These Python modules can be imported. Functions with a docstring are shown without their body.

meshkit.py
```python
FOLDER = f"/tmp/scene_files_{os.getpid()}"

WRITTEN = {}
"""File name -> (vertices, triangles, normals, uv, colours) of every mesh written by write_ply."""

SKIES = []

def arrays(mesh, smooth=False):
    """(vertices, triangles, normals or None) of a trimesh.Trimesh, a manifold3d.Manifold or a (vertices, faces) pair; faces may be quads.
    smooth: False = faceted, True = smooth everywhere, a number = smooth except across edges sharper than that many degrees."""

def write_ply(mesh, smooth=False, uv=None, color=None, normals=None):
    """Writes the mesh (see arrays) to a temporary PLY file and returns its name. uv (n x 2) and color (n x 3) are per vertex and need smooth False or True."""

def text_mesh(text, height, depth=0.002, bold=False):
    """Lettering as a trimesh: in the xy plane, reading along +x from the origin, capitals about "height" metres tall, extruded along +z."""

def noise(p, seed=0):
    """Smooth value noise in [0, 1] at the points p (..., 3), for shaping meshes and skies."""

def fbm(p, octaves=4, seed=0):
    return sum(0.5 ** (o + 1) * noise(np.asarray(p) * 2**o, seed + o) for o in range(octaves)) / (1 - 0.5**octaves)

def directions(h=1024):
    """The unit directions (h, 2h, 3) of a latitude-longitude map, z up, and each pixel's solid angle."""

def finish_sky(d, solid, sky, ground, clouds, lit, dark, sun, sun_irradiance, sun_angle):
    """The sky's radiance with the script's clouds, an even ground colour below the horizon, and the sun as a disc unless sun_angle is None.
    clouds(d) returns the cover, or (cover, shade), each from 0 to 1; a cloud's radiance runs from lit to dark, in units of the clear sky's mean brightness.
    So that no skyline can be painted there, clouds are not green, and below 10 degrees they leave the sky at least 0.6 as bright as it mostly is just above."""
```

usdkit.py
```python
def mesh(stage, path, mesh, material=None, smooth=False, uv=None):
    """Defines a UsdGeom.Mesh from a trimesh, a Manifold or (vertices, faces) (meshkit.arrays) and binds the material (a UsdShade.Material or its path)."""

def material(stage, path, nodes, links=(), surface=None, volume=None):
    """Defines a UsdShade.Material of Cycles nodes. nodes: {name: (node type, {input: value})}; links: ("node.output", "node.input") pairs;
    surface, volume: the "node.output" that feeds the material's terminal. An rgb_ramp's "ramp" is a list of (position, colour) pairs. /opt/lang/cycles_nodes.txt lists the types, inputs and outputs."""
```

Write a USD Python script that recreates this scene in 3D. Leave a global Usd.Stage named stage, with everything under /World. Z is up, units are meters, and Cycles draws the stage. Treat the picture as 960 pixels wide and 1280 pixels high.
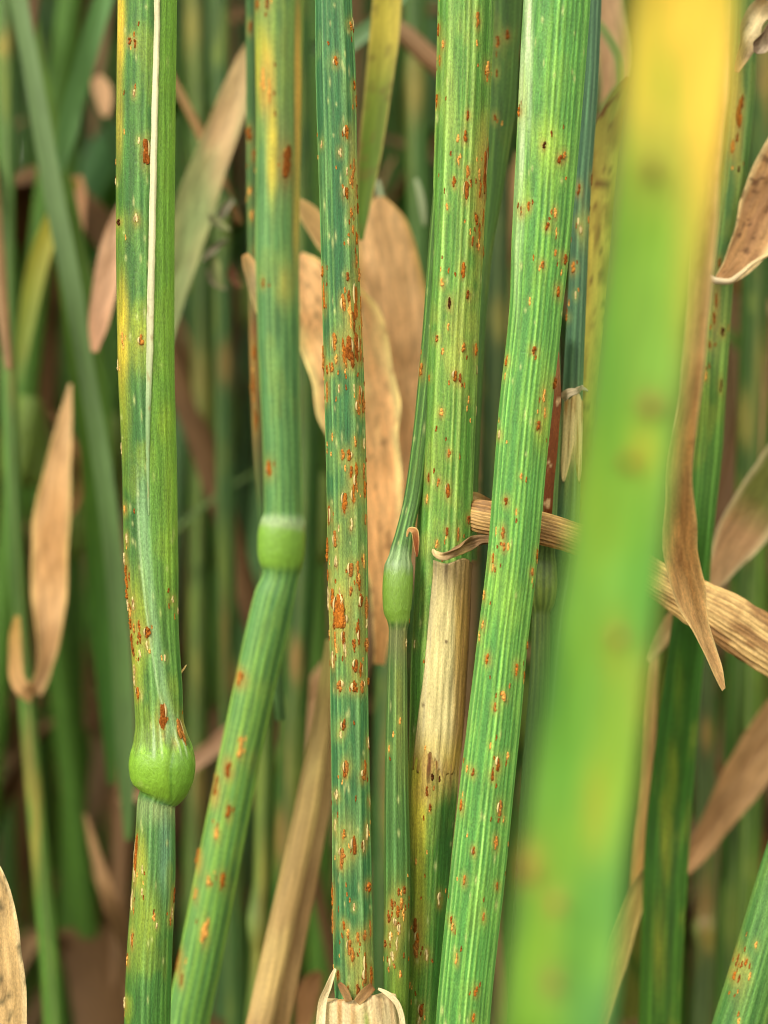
import math, random, re
import numpy as np
import trimesh, meshkit, usdkit
from scipy.interpolate import PchipInterpolator
from pxr import Usd, UsdGeom, UsdLux, UsdShade, Gf, Sdf, Vt

random.seed(7)
RNG = np.random.default_rng(7)
stage = Usd.Stage.CreateInMemory()
UsdGeom.Xform.Define(stage, '/World')
UsdGeom.Scope.Define(stage, '/World/Looks')

# ------------------------------------------------------------------ camera, sky, sun, exposure
T = 1 / 6.0            # tangent of half the horizontal angle of view
CZ = 0.18              # camera height above the soil, metres
EXPOSURE = 1.22
cam = UsdGeom.Camera.Define(stage, '/World/camera')
cam.CreateHorizontalApertureAttr(12.0)
cam.CreateVerticalApertureAttr(16.0)
cam.CreateFocalLengthAttr(36.0)
cam.CreateFStopAttr(36.0 / 3.5)
cam.CreateFocusDistanceAttr(0.1785)
cam.CreateClippingRangeAttr((0.005, 1000.0))
cam.CreateExposureAttr(EXPOSURE)
cam.AddTranslateOp().Set((0, 0, CZ))
cam.AddRotateXOp().Set(90.0)

SUN = np.array([-0.62, -0.72, 0.66]); SUN /= np.linalg.norm(SUN)
SUN_EL, SUN_ROT = math.asin(SUN[2]), math.atan2(SUN[0], SUN[1])
usdkit.material(stage, '/World/Looks/sky_look', {
    'sky': ('sky_texture', {'sky_type': 'single_scattering', 'sun_disc': False, 'sun_elevation': SUN_EL, 'sun_rotation': SUN_ROT,
                            'aerosol_density': 2.0}),
    'co': ('texture_coordinate', {}),
    'no': ('noise_texture', {'scale': 2.2, 'detail': 5, 'roughness': .55}),
    'rp': ('rgb_ramp', {'ramp': [(0, (.72,) * 3), (.45, (.85,) * 3), (.7, (.9,) * 3), (1, (.9,) * 3)]}),
    'cl': ('mix', {'mix_type': 'mix', 'color2': (8.0, 7.5, 6.0)}),
    'bg': ('background_shader', {'strength': 0.135})},
    [('co.generated', 'no.vector'), ('no.fac', 'rp.fac'), ('rp.color', 'cl.fac'), ('sky.color', 'cl.color1'), ('cl.color', 'bg.color')],
    surface='bg.background')
dome = UsdLux.DomeLight.Define(stage, '/World/sky')
UsdShade.MaterialBindingAPI.Apply(dome.GetPrim()).Bind(UsdShade.Material.Get(stage, '/World/Looks/sky_look'))
dome.GetPrim().SetCustomDataByKey('kind', 'structure')
sun = UsdLux.DistantLight.Define(stage, '/World/sun')
sun.CreateIntensityAttr(0.45)
sun.CreateAngleAttr(16.0)
sun.CreateColorAttr((1.0, 0.95, 0.86))
sun.GetPrim().CreateAttribute('inputs:normalize', Sdf.ValueTypeNames.Bool).Set(True)
zaxis = Gf.Vec3d(*SUN)
sun.AddOrientOp(UsdGeom.XformOp.PrecisionDouble).Set(Gf.Quatd(Gf.Rotation(Gf.Vec3d(0, 0, 1), zaxis).GetQuat()))

# ------------------------------------------------------------------ small helpers
def lin(c):
    c = np.asarray(c, float) / 255.0
    return np.where(c <= 0.04045, c / 12.92, ((c + 0.055) / 1.055) ** 2.4)

ALB = 0.60             # real leaves reflect about half of what these picture tones show
def col(r, g, b):
    dry = 1.1 * g < r < 1.5 * g           # straw and dead leaves reflect far more than live ones
    if dry: g *= 1.03
    c = lin((min(255, r * (1.0 if g > r else 1)), g, b * (.84 if g > r else 1))) * (.92 if dry else ALB)
    grey = c @ np.array([.2126, .7152, .0722])
    return np.clip(grey + (c - grey) * (.99 if g >= r else 1.0), .003, .9)
def sm(a, b, x):
    t = np.clip((x - a) / (b - a), 0, 1)
    return t * t * (3 - 2 * t)
def mixc(c, d, w): return c + (np.asarray(d) - c) * np.asarray(w)[..., None]
def nz(a, b, seed=0, octaves=3):
    a, b = np.broadcast_arrays(a, b)
    return meshkit.fbm(np.stack([a, b, np.zeros_like(a) + seed * 7.31], -1), octaves, seed)
def px(x, y, d):        # a point d metres in front of the camera's plane, sighted in the 960 x 1280 photograph
    x, y, d = np.broadcast_arrays(np.asarray(x, float), np.asarray(y, float), np.asarray(d, float))
    k = d * T / 480.0
    return np.stack([(x - 480) * k, d, CZ + (640 - y) * k], -1)
def unit(v): return v / np.maximum(np.linalg.norm(v, axis=-1, keepdims=True), 1e-12)

USED = {}
def numbered(path):
    n = USED.get(path, 0)
    USED[path] = n + 1
    return path if n == 0 else f'{path}_{n:03d}'

def thing(name, label, cat, loc=(0, 0, 0), group=None):
    x = UsdGeom.Xform.Define(stage, numbered('/World/' + name))
    x.AddTranslateOp().Set(Gf.Vec3d(*map(float, loc)))
    p = x.GetPrim()
    tag(p, label, cat, group)
    return x
def tag(p, label=None, cat=None, group=None, kind=None):
    for k, v in (('label', label), ('category', cat), ('group', group), ('kind', kind)):
        if v: p.SetCustomDataByKey(k, v)
LOC = {}
def part(parent, name, mesh, mat, off=None, label=None):
    """mesh: (vertices, faces, uv, colours) in world space, minus off, as ONE Mesh under parent."""
    v, f, uv, cd = mesh[:4]
    if off is not None: v = v - np.asarray(off)
    path = numbered((str(parent.GetPath()) if parent is not None else '/World') + '/' + name)
    m = usdkit.mesh(stage, path, (v, f), '/World/Looks/' + mat, smooth=True, uv=uv)
    if cd is not None:
        UsdGeom.PrimvarsAPI(m).CreatePrimvar('Cd', Sdf.ValueTypeNames.Color3fArray, 'vertex').Set(Vt.Vec3fArray.FromNumpy(np.ascontiguousarray(cd, np.float32)))
    if len(mesh) > 4: m.CreateNormalsAttr(Vt.Vec3fArray.FromNumpy(np.ascontiguousarray(mesh[4], np.float32)))
    if label: m.GetPrim().SetCustomDataByKey('label', label)
    return m

def ring_faces(rows, n):
    i, j = np.meshgrid(np.arange(rows - 1), np.arange(n), indexing='ij')
    j2 = (j + 1) % n
    return np.stack([i * n + j, i * n + j2, (i + 1) * n + j2, (i + 1) * n + j], -1).reshape(-1, 4)
def ring_mesh(rings, uv=None, cd=None, caps=(True, True)):
    """Closed loops (rows, n, 3) joined into one closed mesh, each end closed by a fan."""
    rows, n = rings.shape[:2]
    q = ring_faces(rows, n)
    f = np.vstack([q[:, [0, 1, 2]], q[:, [0, 2, 3]]])
    v = rings.reshape(-1, 3)
    j = np.arange(n)
    tips = [e for e, on in ((0, caps[0]), (-1, caps[1])) if on]
    for e in tips:
        f = np.vstack([f, np.stack([np.full(n, len(v)), (j + 1) % n, j] if e == 0 else [np.full(n, len(v)), (rows - 1) * n + j, (rows - 1) * n + (j + 1) % n], 1)])
        v = np.vstack([v, rings[e].mean(0)])
    a, b, c = v[f[:, 0]], v[f[:, 1]], v[f[:, 2]]
    if np.einsum('ij,ij->i', a - v.mean(0), np.cross(b - v.mean(0), c - v.mean(0))).sum() < 0: f = f[:, ::-1]
    def ends(x): return None if x is None else np.vstack([x.reshape(rows * n, -1)] + [x[e].mean(0)[None] for e in tips])
    return v, f, ends(uv), ends(cd)

# ------------------------------------------------------------------ materials
def plant_look(name, rough=.45, spec=.35, transl=0.0, streak=.25, bump=.6, scale=(3.0, .22), grain=.18, coat=0.0):
    """Vertex colours say what colour each place of the plant is; fine streaks, grain and relief come from nodes on the surface's own millimetres."""
    nodes = {
        'cd': ('attribute', {'attribute': 'Cd'}),
        'co': ('texture_coordinate', {}),
        'ma': ('mapping', {'scale': (scale[0], scale[1], 1)}),
        'st': ('noise_texture', {'scale': 1.0, 'detail': 4, 'roughness': .6}),
        'mb': ('mapping', {'scale': (9.0, 4.0, 1)}),
        'gr': ('noise_texture', {'scale': 1.0, 'detail': 3, 'roughness': .6}),
        'r1': ('map_range', {'from_min': .3, 'from_max': .7, 'to_min': 1 - streak, 'to_max': 1 + streak}),
        'r2': ('map_range', {'from_min': .3, 'from_max': .7, 'to_min': 1 - grain, 'to_max': 1 + grain}),
        'k': ('math', {'math_type': 'multiply'}),
        'c': ('vector_math', {'math_type': 'scale'}),
        'hs': ('math', {'math_type': 'multiply_add', 'value2': .5}),
        'bu': ('bump', {'strength': bump, 'distance': .00012}),
        'p': ('principled_bsdf', {'roughness': rough, 'specular_ior_level': spec, 'coat_weight': coat, 'coat_roughness': .25})}
    links = [('co.UV', 'ma.vector'), ('ma.vector', 'st.vector'), ('co.UV', 'mb.vector'), ('mb.vector', 'gr.vector'),
             ('st.fac', 'r1.value'), ('gr.fac', 'r2.value'), ('r1.result', 'k.value1'), ('r2.result', 'k.value2'),
             ('cd.color', 'c.vector1'), ('k.value', 'c.scale'), ('c.vector', 'p.base_color'),
             ('gr.fac', 'hs.value1'), ('st.fac', 'hs.value3'), ('hs.value', 'bu.height'), ('bu.normal', 'p.normal')]
    surf = 'p.BSDF'
    if transl:
        nodes |= {'t': ('translucent_bsdf', {}), 'x': ('mix_closure', {'fac': transl})}
        links += [('c.vector', 't.color'), ('p.BSDF', 'x.closure1'), ('t.BSDF', 'x.closure2')]
        surf = 'x.closure'
    usdkit.material(stage, '/World/Looks/' + name, nodes, links, surface=surf)
plant_look('green_stalk', rough=.48, spec=.3, streak=.30, bump=.8, grain=.30, scale=(4.5, .3))
plant_look('green_node', rough=.38, spec=.45, streak=.12, bump=.6, grain=.16, scale=(2.5, 1.5), transl=.12)
plant_look('green_leaf', rough=.5, spec=.3, transl=.35, streak=.16, bump=.4, grain=.10)
plant_look('dry_leaf', rough=.62, spec=.25, transl=.25, streak=.30, bump=.9, grain=.2, scale=(2.2, .3))
plant_look('dry_straw', rough=.55, spec=.3, transl=.06, streak=.26, bump=.9, grain=.2)
plant_look('pale_skin', rough=.5, spec=.35, transl=.25, streak=.12, bump=.3, grain=.1)
plant_look('rust_spores', rough=.95, spec=.05, streak=.3, bump=1.0, grain=.5, scale=(6, 6))
usdkit.material(stage, '/World/Looks/soil', {
    'co': ('geometry', {}), 'n': ('noise_texture', {'scale': 60.0, 'detail': 8, 'roughness': .65}),
    'r': ('rgb_ramp', {'ramp': [(.3, (.035, .022, .012)), (.55, (.10, .065, .038)), (.75, (.17, .12, .07))]}),
    'b': ('bump', {'strength': .8, 'distance': .006}), 'p': ('principled_bsdf', {'roughness': .95, 'specular_ior_level': .1})},
    [('co.position', 'n.vector'), ('n.fac', 'r.fac'), ('r.color', 'p.base_color'), ('n.fac', 'b.height'), ('b.normal', 'p.normal')], surface='p.BSDF')

# ------------------------------------------------------------------ swept stalks
class Stalk:
    """A stalk through control rows (y, left, right, distance): y, left and right as sighted in the photograph."""
    def __init__(s, rows, nth=140, step=2.6, ribs=22, amp=.02, flat=.92, seed=0, top=-2600, bottom=None, outer=60):
        r = np.array(rows, float)
        lo, hi = r[0], r[-1]
        slope0 = np.clip((r[1] - r[0]) / (r[1, 0] - r[0, 0]), -.3, .3); slope1 = np.clip((r[-1] - r[-2]) / (r[-1, 0] - r[-2, 0]), -.3, .3)
        ext = []
        s.full_bottom = bottom
        def beyond(base, y, sl, wk):
            dy = y - base[0]; c = (base[1] + base[2]) / 2 + (sl[1] + sl[2]) / 2 * dy * (.45 if abs(dy) > 200 else 1); h = (base[2] - base[1]) / 2 * wk
            return [y, c - h, c + h, base[3]]
        pre, post = [], []
        if top < lo[0] - 10: pre = [beyond(lo, top, slope0, .55)]
        yb = bottom if bottom is not None else 640 + CZ / (hi[3] * T / 480.0) + 12
        if yb > hi[0] + 10: post = [beyond(hi, yb, slope1, .95)]
        r = np.array(pre + [list(x) for x in r] + post)
        s.xc = PchipInterpolator(r[:, 0], (r[:, 1] + r[:, 2]) / 2); s.hw = PchipInterpolator(r[:, 0], (r[:, 2] - r[:, 1]) / 2); s.dd = PchipInterpolator(r[:, 0], r[:, 3])
        s.y0, s.y1 = r[0, 0], r[-1, 0]
        inner0, inner1 = max(s.y0, -70), min(s.y1, 1350)
        y = [np.arange(inner0, inner1, step), [inner1]]
        if s.y0 < inner0: y.insert(0, np.linspace(s.y0, inner0, 26)[:-1])
        if s.y1 > inner1: y.append(np.linspace(inner1, s.y1, 22)[1:])
        s.y = np.concatenate(y); s.nth, s.flat, s.seed, s.ribs, s.amp = nth, flat, seed, ribs, amp
        s.th = np.linspace(-np.pi, np.pi, nth, endpoint=False)
        k = np.random.default_rng(seed + 100)
        s.ph = k.uniform(0, 6.28, 6)
        s.extra, s.spots, s.calm = None, [], None
    def warp(s, th): return th + .10 * np.sin(3 * th + s.ph[0]) + .05 * np.sin(5 * th + s.ph[1]) + .03 * np.sin(9 * th + s.ph[2])
    def ridge(s, th): return (.5 + .5 * np.cos(s.ribs * s.warp(th) + s.ph[3])) * (.65 + .35 * np.sin(7 * th + s.ph[4]))
    def frame(s, y):
        e = .5
        a, b = px(s.xc(y - e), y - e, s.dd(y - e)), px(s.xc(y + e), y + e, s.dd(y + e))
        t = unit(a - b)
        fr = np.array([0, -1.0, 0]) - t * (t @ np.array([0, -1.0, 0]))[..., None]
        fr = unit(fr)
        return px(s.xc(y), y, s.dd(y)), t, fr, np.cross(t, fr)
    def surf(s, y, th, m=1.0, lift=0.0):
        y, th = np.broadcast_arrays(np.asarray(y, float), np.asarray(th, float))
        shape = y.shape
        yf, tf = y.ravel(), th.ravel()
        c, t, fr, rt = s.frame(yf)
        R = s.hw(yf) * s.dd(yf) * T / 480.0 * np.abs(t[:, 2])
        prof = 1 + s.amp * (s.ridge(tf) - .5) * (1.0 if s.calm is None else s.calm(yf))
        if s.extra is not None: prof = prof * s.extra(tf, yf)
        R = R * prof * np.broadcast_to(m, shape).ravel() + np.broadcast_to(lift, shape).ravel()
        p = c + R[:, None] * (np.sin(tf)[:, None] * rt + s.flat * np.cos(tf)[:, None] * fr)
        return p.reshape(*shape, 3)
    def theta(s, x, y): return np.arcsin(np.clip((x - s.xc(y)) / s.hw(y), -.985, .985))
    def mesh(s, paint, y0=None, y1=None):
        """The whole stalk, or the length between the rows nearest y0 and y1; lengths that meet share their row and its normals."""
        snap = lambda q: int(np.argmin(np.abs(s.y - q)))
        i0, i1 = (0 if y0 is None else snap(y0)), (len(s.y) - 1 if y1 is None else snap(y1))
        yy, tt = np.meshgrid(s.y[i0:i1 + 1], s.th, indexing='ij')
        if not hasattr(s, 'grid'):
            s.grid = s.surf(*np.meshgrid(s.y, s.th, indexing='ij'))
            g = s.grid
            s.nrm = unit(np.cross(np.roll(g, -1, 1) - np.roll(g, 1, 1), np.gradient(g, axis=0)))
            if ((g - g.mean(1, keepdims=True)) * s.nrm).sum() < 0: s.nrm = -s.nrm
        m = ring_mesh(s.grid[i0:i1 + 1], s.uv(yy, tt), paint(s, yy, tt), caps=(i0 == 0, i1 == len(s.y) - 1))
        n = np.vstack([s.nrm[i0:i1 + 1].reshape(-1, 3)] + [[[0, 0, 1.0]]] * (i0 == 0) + [[[0, 0, -1.0]]] * (i1 == len(s.y) - 1))
        return m + (n,)
    def uv(s, yy, tt):
        mm = 62.5e-3
        return np.stack([tt * 2.1 + s.seed * 3.7, yy * mm], -1)
    def shell(s, th0, th1, ys, m0, thick, paint, n=24, wave=None):
        """A strip of skin on the stalk between the angles th0(y) and th1(y), m0(y, k) times as far out as the stalk's own surface."""
        ys = np.asarray(ys, float)
        k = np.linspace(0, 1, n)
        kk = np.concatenate([k, k[::-1]])
        yy = np.repeat(ys[:, None], 2 * n, 1)
        if wave is not None: yy = yy + wave(kk[None, :], ys[:, None])
        tt = th0(ys)[:, None] * (1 - kk) + th1(ys)[:, None] * kk
        lift = np.where(np.arange(2 * n) < n, 0.0, -thick)[None, :] + 0 * yy
        g = s.surf(yy, tt, m0(yy, kk[None, :] + 0 * yy), lift)
        return ring_mesh(g, s.uv(yy, tt), paint(s, yy, tt))

def painter(grad, dark=None, dark_amt=.5, yellow=None, yel=.0, patches=(), pale=.25, mott=.2, flecks=0, seed=0, extra=None, lat=None):
    """Where a stalk has which colour: a run of colours along it, darker grooves, blotches, and patches (x, y, rx, ry, colour, strength)."""
    gy = np.array([g[0] for g in grad], float); gc = np.array([col(*g[1]) for g in grad])
    k = np.random.default_rng(seed + 55)
    fl = [(k.uniform(-1, 1), k.uniform(0, 1280), k.uniform(.8, 1.6), k.uniform(2, 6)) for _ in range(flecks)]
    def paint(s, yy, tt):
        c = np.stack([np.interp(yy, gy, gc[:, i]) for i in range(3)], -1)
        xx = s.xc(yy) + np.sin(tt) * s.hw(yy)
        u, v = tt * 2.1, yy * .0625
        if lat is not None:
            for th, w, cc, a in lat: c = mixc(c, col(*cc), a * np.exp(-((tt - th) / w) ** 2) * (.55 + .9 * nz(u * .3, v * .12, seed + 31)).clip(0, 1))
        rd = s.ridge(tt)
        c = mixc(c, col(*dark) if dark else c * .5, np.clip((1 - rd) ** 1.3 * 1.5 * dark_amt * (.45 + 1.1 * nz(u * 1.6, v * .2, seed + 3)), 0, 1))
        c = mixc(c, np.minimum(c * 1.5 + .03, 1), np.clip(sm(.62, 1, rd) * pale * 2.6 * nz(u * 1.1, v * .1, seed + 4), 0, 1))
        st = nz(u * 2.4, v * .16, seed + 5, 4)
        c = c * (1 + (st - .5) * 2.6 * mott)[..., None]
        th_ = nz(u * 7.5, v * .35, seed + 7, 2)                        # fine lengthwise lines between the veins
        c = c * (1 + .45 * (th_ - .5))[..., None]
        if yellow: c = mixc(c, col(*yellow), sm(.52, .72, nz(u * .55, v * .28, seed + 6, 4)) * yel * .6)
        front = np.cos(tt) > -.2
        for (x, y, rx, ry, cc, a) in patches:
            w = .72 * a * np.exp(-(((xx - x) / rx) ** 2 + ((yy - y) / ry) ** 2) ** 1.5) * front
            w = np.clip(w * (.45 + 1.1 * nz(u * 1.6, v * .5, seed + 8, 3)), 0, 1)
            c = mixc(c, col(*cc), w)
        if flecks:
            for (q, y, rx, ry) in fl:
                r0 = np.abs(yy[:, 0] - y) < 12
                if not r0.any(): continue
                w = np.exp(-((np.sin(tt[r0]) - q) * s.hw(yy[r0]) / rx) ** 2 - ((yy[r0] - y) / ry) ** 2) * front[r0]
                c[r0] = mixc(c[r0], col(206, 214, 160), .7 * w)
        for q in s.spots:                                           # skin goes yellow round a pustule
            w0, h0 = q[2:4] if len(q) > 3 else (6, 12)
            r0 = np.abs(yy[:, 0] - q[1]) < h0 * 1.6 + 4
            if not r0.any(): continue
            w = np.exp(-(((xx[r0] - q[0]) / (w0 * .75 + 1.5)) ** 2 + ((yy[r0] - q[1]) / (h0 * .72 + 2)) ** 2) ** 1.3) * front[r0]
            c[r0] = mixc(c[r0], col(178, 184, 96), np.clip(w * .42 * (.4 + nz(u[r0] * 3, v[r0] * 1.2, seed + 9, 2)), 0, .5))
            if w0 * h0 > 50:                                         # spilt spore powder
                w = np.exp(-(((xx[r0] - q[0]) / (w0 * .5 + .6)) ** 2 + ((yy[r0] - q[1] - h0 * .1) / (h0 * .55 + 1)) ** 2)) * front[r0]
                c[r0] = mixc(c[r0], col(176, 112, 44), np.clip(w * 1.5 * (nz(u[r0] * 6, v[r0] * 3, seed + 10, 2) - .2), 0, .85))
        if extra: c = extra(s, yy, tt, xx, c)
        return np.clip(c, .002, .9)
    return paint

RUST = [(192, 116, 42), (176, 104, 38), (204, 136, 60), (160, 92, 36), (186, 124, 58)]
ICO1, ICO2 = trimesh.creation.icosphere(1), trimesh.creation.icosphere(2)
def pustule(stalk_prim, s, off, x, y, w=6, h=12, lip=None, tone=None, pale=False, tall=.26, tilt=0.0, skin=1.0):
    """A blister of rust spores that has burst through the skin; lip -1 or 1 (left or right) keeps a torn pale flap of skin on that side."""
    th = float(s.theta(x, y))
    k = random.Random(int(x * 31 + y * 17))
    q = s.surf(np.array([y, y - 1.0, y + 1.0, y, y]), np.array([th, th, th, th - .02, th + .02]))
    c = q[0]; t = unit(q[1] - q[2]); b = unit(q[4] - q[3]); n = unit(np.cross(b, t))
    if n @ (c - px(s.xc(y), y, s.dd(y))) < 0: n = -n
    if tilt: t, b = t * math.cos(tilt) + b * math.sin(tilt), b * math.cos(tilt) - t * math.sin(tilt)
    mm = float(s.dd(y)) * T / 480.0
    w, h = w * (.62 if pale else .74), h * 1.04
    ht = tall * w * (.62 if w * h > 150 else .85)
    n_bits = 3 if h < 10 else 5 if w * h < 90 else 7 if w * h < 200 else 14
    V, F, CD = [], [], []
    tone = tone or k.choice(RUST)
    base = col(214, 190, 136) if pale else col(*tone)
    for i in range(n_bits):                                         # a ragged heap, longer than wide, not one smooth bead
        u0 = np.array(ICO1.vertices)
        u0 = u0 * (1 + .9 * (meshkit.noise(u0 * 2.6 + k.random() * 50) - .5))[:, None]
        big = n_bits > 3
        wide = .24 if n_bits < 8 else .38
        ox = k.uniform(-wide, wide) * w
        oy = ((i + .5) / n_bits - .5) * h * (.78 if n_bits > 1 else 0) * (k.uniform(.7, 1.15))
        ox *= math.sqrt(max(.12, 1 - (2 * oy / h) ** 2))
        sx, sy = (w * k.uniform(.20, .36), h * k.uniform(.13, .24)) if big else (w * k.uniform(.3, .45), h * (.55 / n_bits + .12))
        V.append(u0 * [sx, sy, ht * k.uniform(.55, 1.15)] + [ox, oy, ht * .12]); F.append(np.array(ICO1.faces) + 42 * i)
        CD.append(base * (.68 + .64 * meshkit.noise(u0 * 3.2 + k.random() * 9)[:, None]) * k.uniform(.85, 1.15))
    v, fc, cd = np.vstack(V), np.vstack(F), np.vstack(CD)
    p = c + (v[:, :1] * b + v[:, 1:2] * t + v[:, 2:] * n) * mm
    if pale: cd = mixc(cd, col(176, 106, 40), sm(.5, .8, meshkit.noise(v * .4 + k.random() * 30)) * .7)
    m = part(stalk_prim, 'rust_pustule', (p, fc, v[:, :2] * .06, cd), 'pale_skin' if pale else 'rust_spores', off)
    if lip and (pale or w * h > 90 or k.random() < .22):
        z0 = k.uniform(-.45, .35); z1 = z0 + k.uniform(.5, .9)
        rows, r = np.linspace(max(-1, z0 - .3), min(1, z1 + .1), 6), []
        for z in rows:
            arch = math.sqrt(max(0, 1 - z * z)) * .9 + .12
            e = c + (lip * b * (w / 2 * (.45 + .5 * arch)) + t * z * h * .52 + n * (ht * .1)) * mm
            tip = c + (lip * b * (w / 2 * (.25 + .45 * arch)) + t * z * h * .55 + n * ht * (.55 + .75 * arch)) * mm
            wd = lip * b * mm * (w * .14 + .9) * (.25 + .75 * math.sin(math.pi * (z - rows[0]) / (rows[-1] - rows[0])))
            r.append([e, tip, tip + wd * .6, e + wd])
        r = np.array(r)
        part(m, 'torn_flap', ring_mesh(r, np.zeros((6, 4, 2)) + k.random(), np.zeros((6, 4, 3)) + col(222, 194, 138) * k.uniform(.7, 1.0)), 'pale_skin', off)

def scatter(prim, s, off, spots):
    k = random.Random(int(s.seed) * 91 + 5)
    dust = [(q[0] + k.gauss(0, 7), q[1] + k.gauss(0, 13), k.uniform(2.6, 4.2), k.uniform(4, 7.5), k.choice(['', '', 'y', 'd'])) for q in spots for _ in range(2) if k.random() < .55]
    for q in list(spots) + dust[:280 - len(spots)]:
        x, y, *rest = q
        w, h = (rest + [6, 12])[:2] if len(rest) >= 2 else (6, 12)
        o = rest[2] if len(rest) > 2 else ''
        pustule(prim, s, off, x, y, w, h, lip=-1 if 'l' in o else 1 if 'r' in o else None, pale='p' in o,
                tone=(84, 50, 24) if 'k' in o else (150, 88, 36) if 'd' in o else (206, 146, 74) if 'y' in o else None, tall=.5 if 'e' in o else .26)

# ------------------------------------------------------------------ leaves and straws along free paths
def along(rows, n):
    r = np.array(rows, float)
    q = np.concatenate([[0], np.cumsum(np.hypot(np.diff(r[:, 0]), np.diff(r[:, 1])) + 1e-6)])
    z = np.linspace(0, q[-1], n)
    return [PchipInterpolator(q, r[:, i])(z) for i in range(r.shape[1])], z
def blade(rows, n=70, na=14, curl=.15, thick=.00016, paint=None, seed=0, crinkle=0.0, ribs=0, wavy=0.0):
    """A leaf blade through (x, y, distance, width, twist in degrees); width in the photograph's pixels at that distance."""
    (x, y, d, w, tw), z = along(rows, n)
    c = px(x, y, d)
    t = unit(np.gradient(c, axis=0))
    view = np.array([0, -1.0, 0])
    wd = unit(np.cross(t, view)); nn = np.cross(wd, t)
    a = np.radians(tw)[:, None]
    wd, nn = wd * np.cos(a) + nn * np.sin(a), nn * np.cos(a) - wd * np.sin(a)
    u = np.linspace(-1, 1, na)
    half = (w * d * T / 480.0 / 2)
    if wavy: half = half * (1 + wavy * (nz(z * .012, 0 * z, seed + 1, 2) - .5) * 2)
    mm = z * float(np.mean(d)) * T / 480.0 * 1000
    uu, mmm = np.meshgrid(u, mm)
    rel = curl * (uu ** 2 - .35) * half[:, None]
    if ribs: rel = rel + .00005 * np.cos(uu * ribs * np.pi)
    if crinkle: rel = rel + crinkle * half[:, None] * (nz(uu * 1.6 + 5, mmm * .25, seed + 2, 4) - .5) * 2 + crinkle * .12 * half[:, None] * np.sin(uu * 14 + 3 * nz(uu, mmm * .1, seed + 4))
    base = c[:, None] + wd[:, None] * (uu * half[:, None])[..., None]
    th = thick * (1 - .75 * np.abs(uu) ** 3)
    f_, b_ = base + nn[:, None] * (rel + th / 2)[..., None], base + nn[:, None] * (rel - th / 2)[..., None]
    g = np.concatenate([f_, b_[:, ::-1]], 1)
    U = np.concatenate([uu, uu[:, ::-1]], 1); M = np.concatenate([mmm, mmm[:, ::-1]], 1)
    Z = np.repeat(z[:, None], 2 * na, 1); half_mm = np.repeat((half * 1000)[:, None], 2 * na, 1)
    X = np.repeat(x[:, None], 2 * na, 1); Y = np.repeat(y[:, None], 2 * na, 1)
    cd = paint(dict(u=U, mm=M, z=Z / z[-1], x=X + U * np.repeat((w / 2 * np.cos(np.radians(tw)) * np.sign(wd[:, 0]))[:, None], 2 * na, 1), y=Y, hm=half_mm, seed=seed))
    return ring_mesh(g, np.stack([U * half_mm, M], -1), cd)
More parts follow.
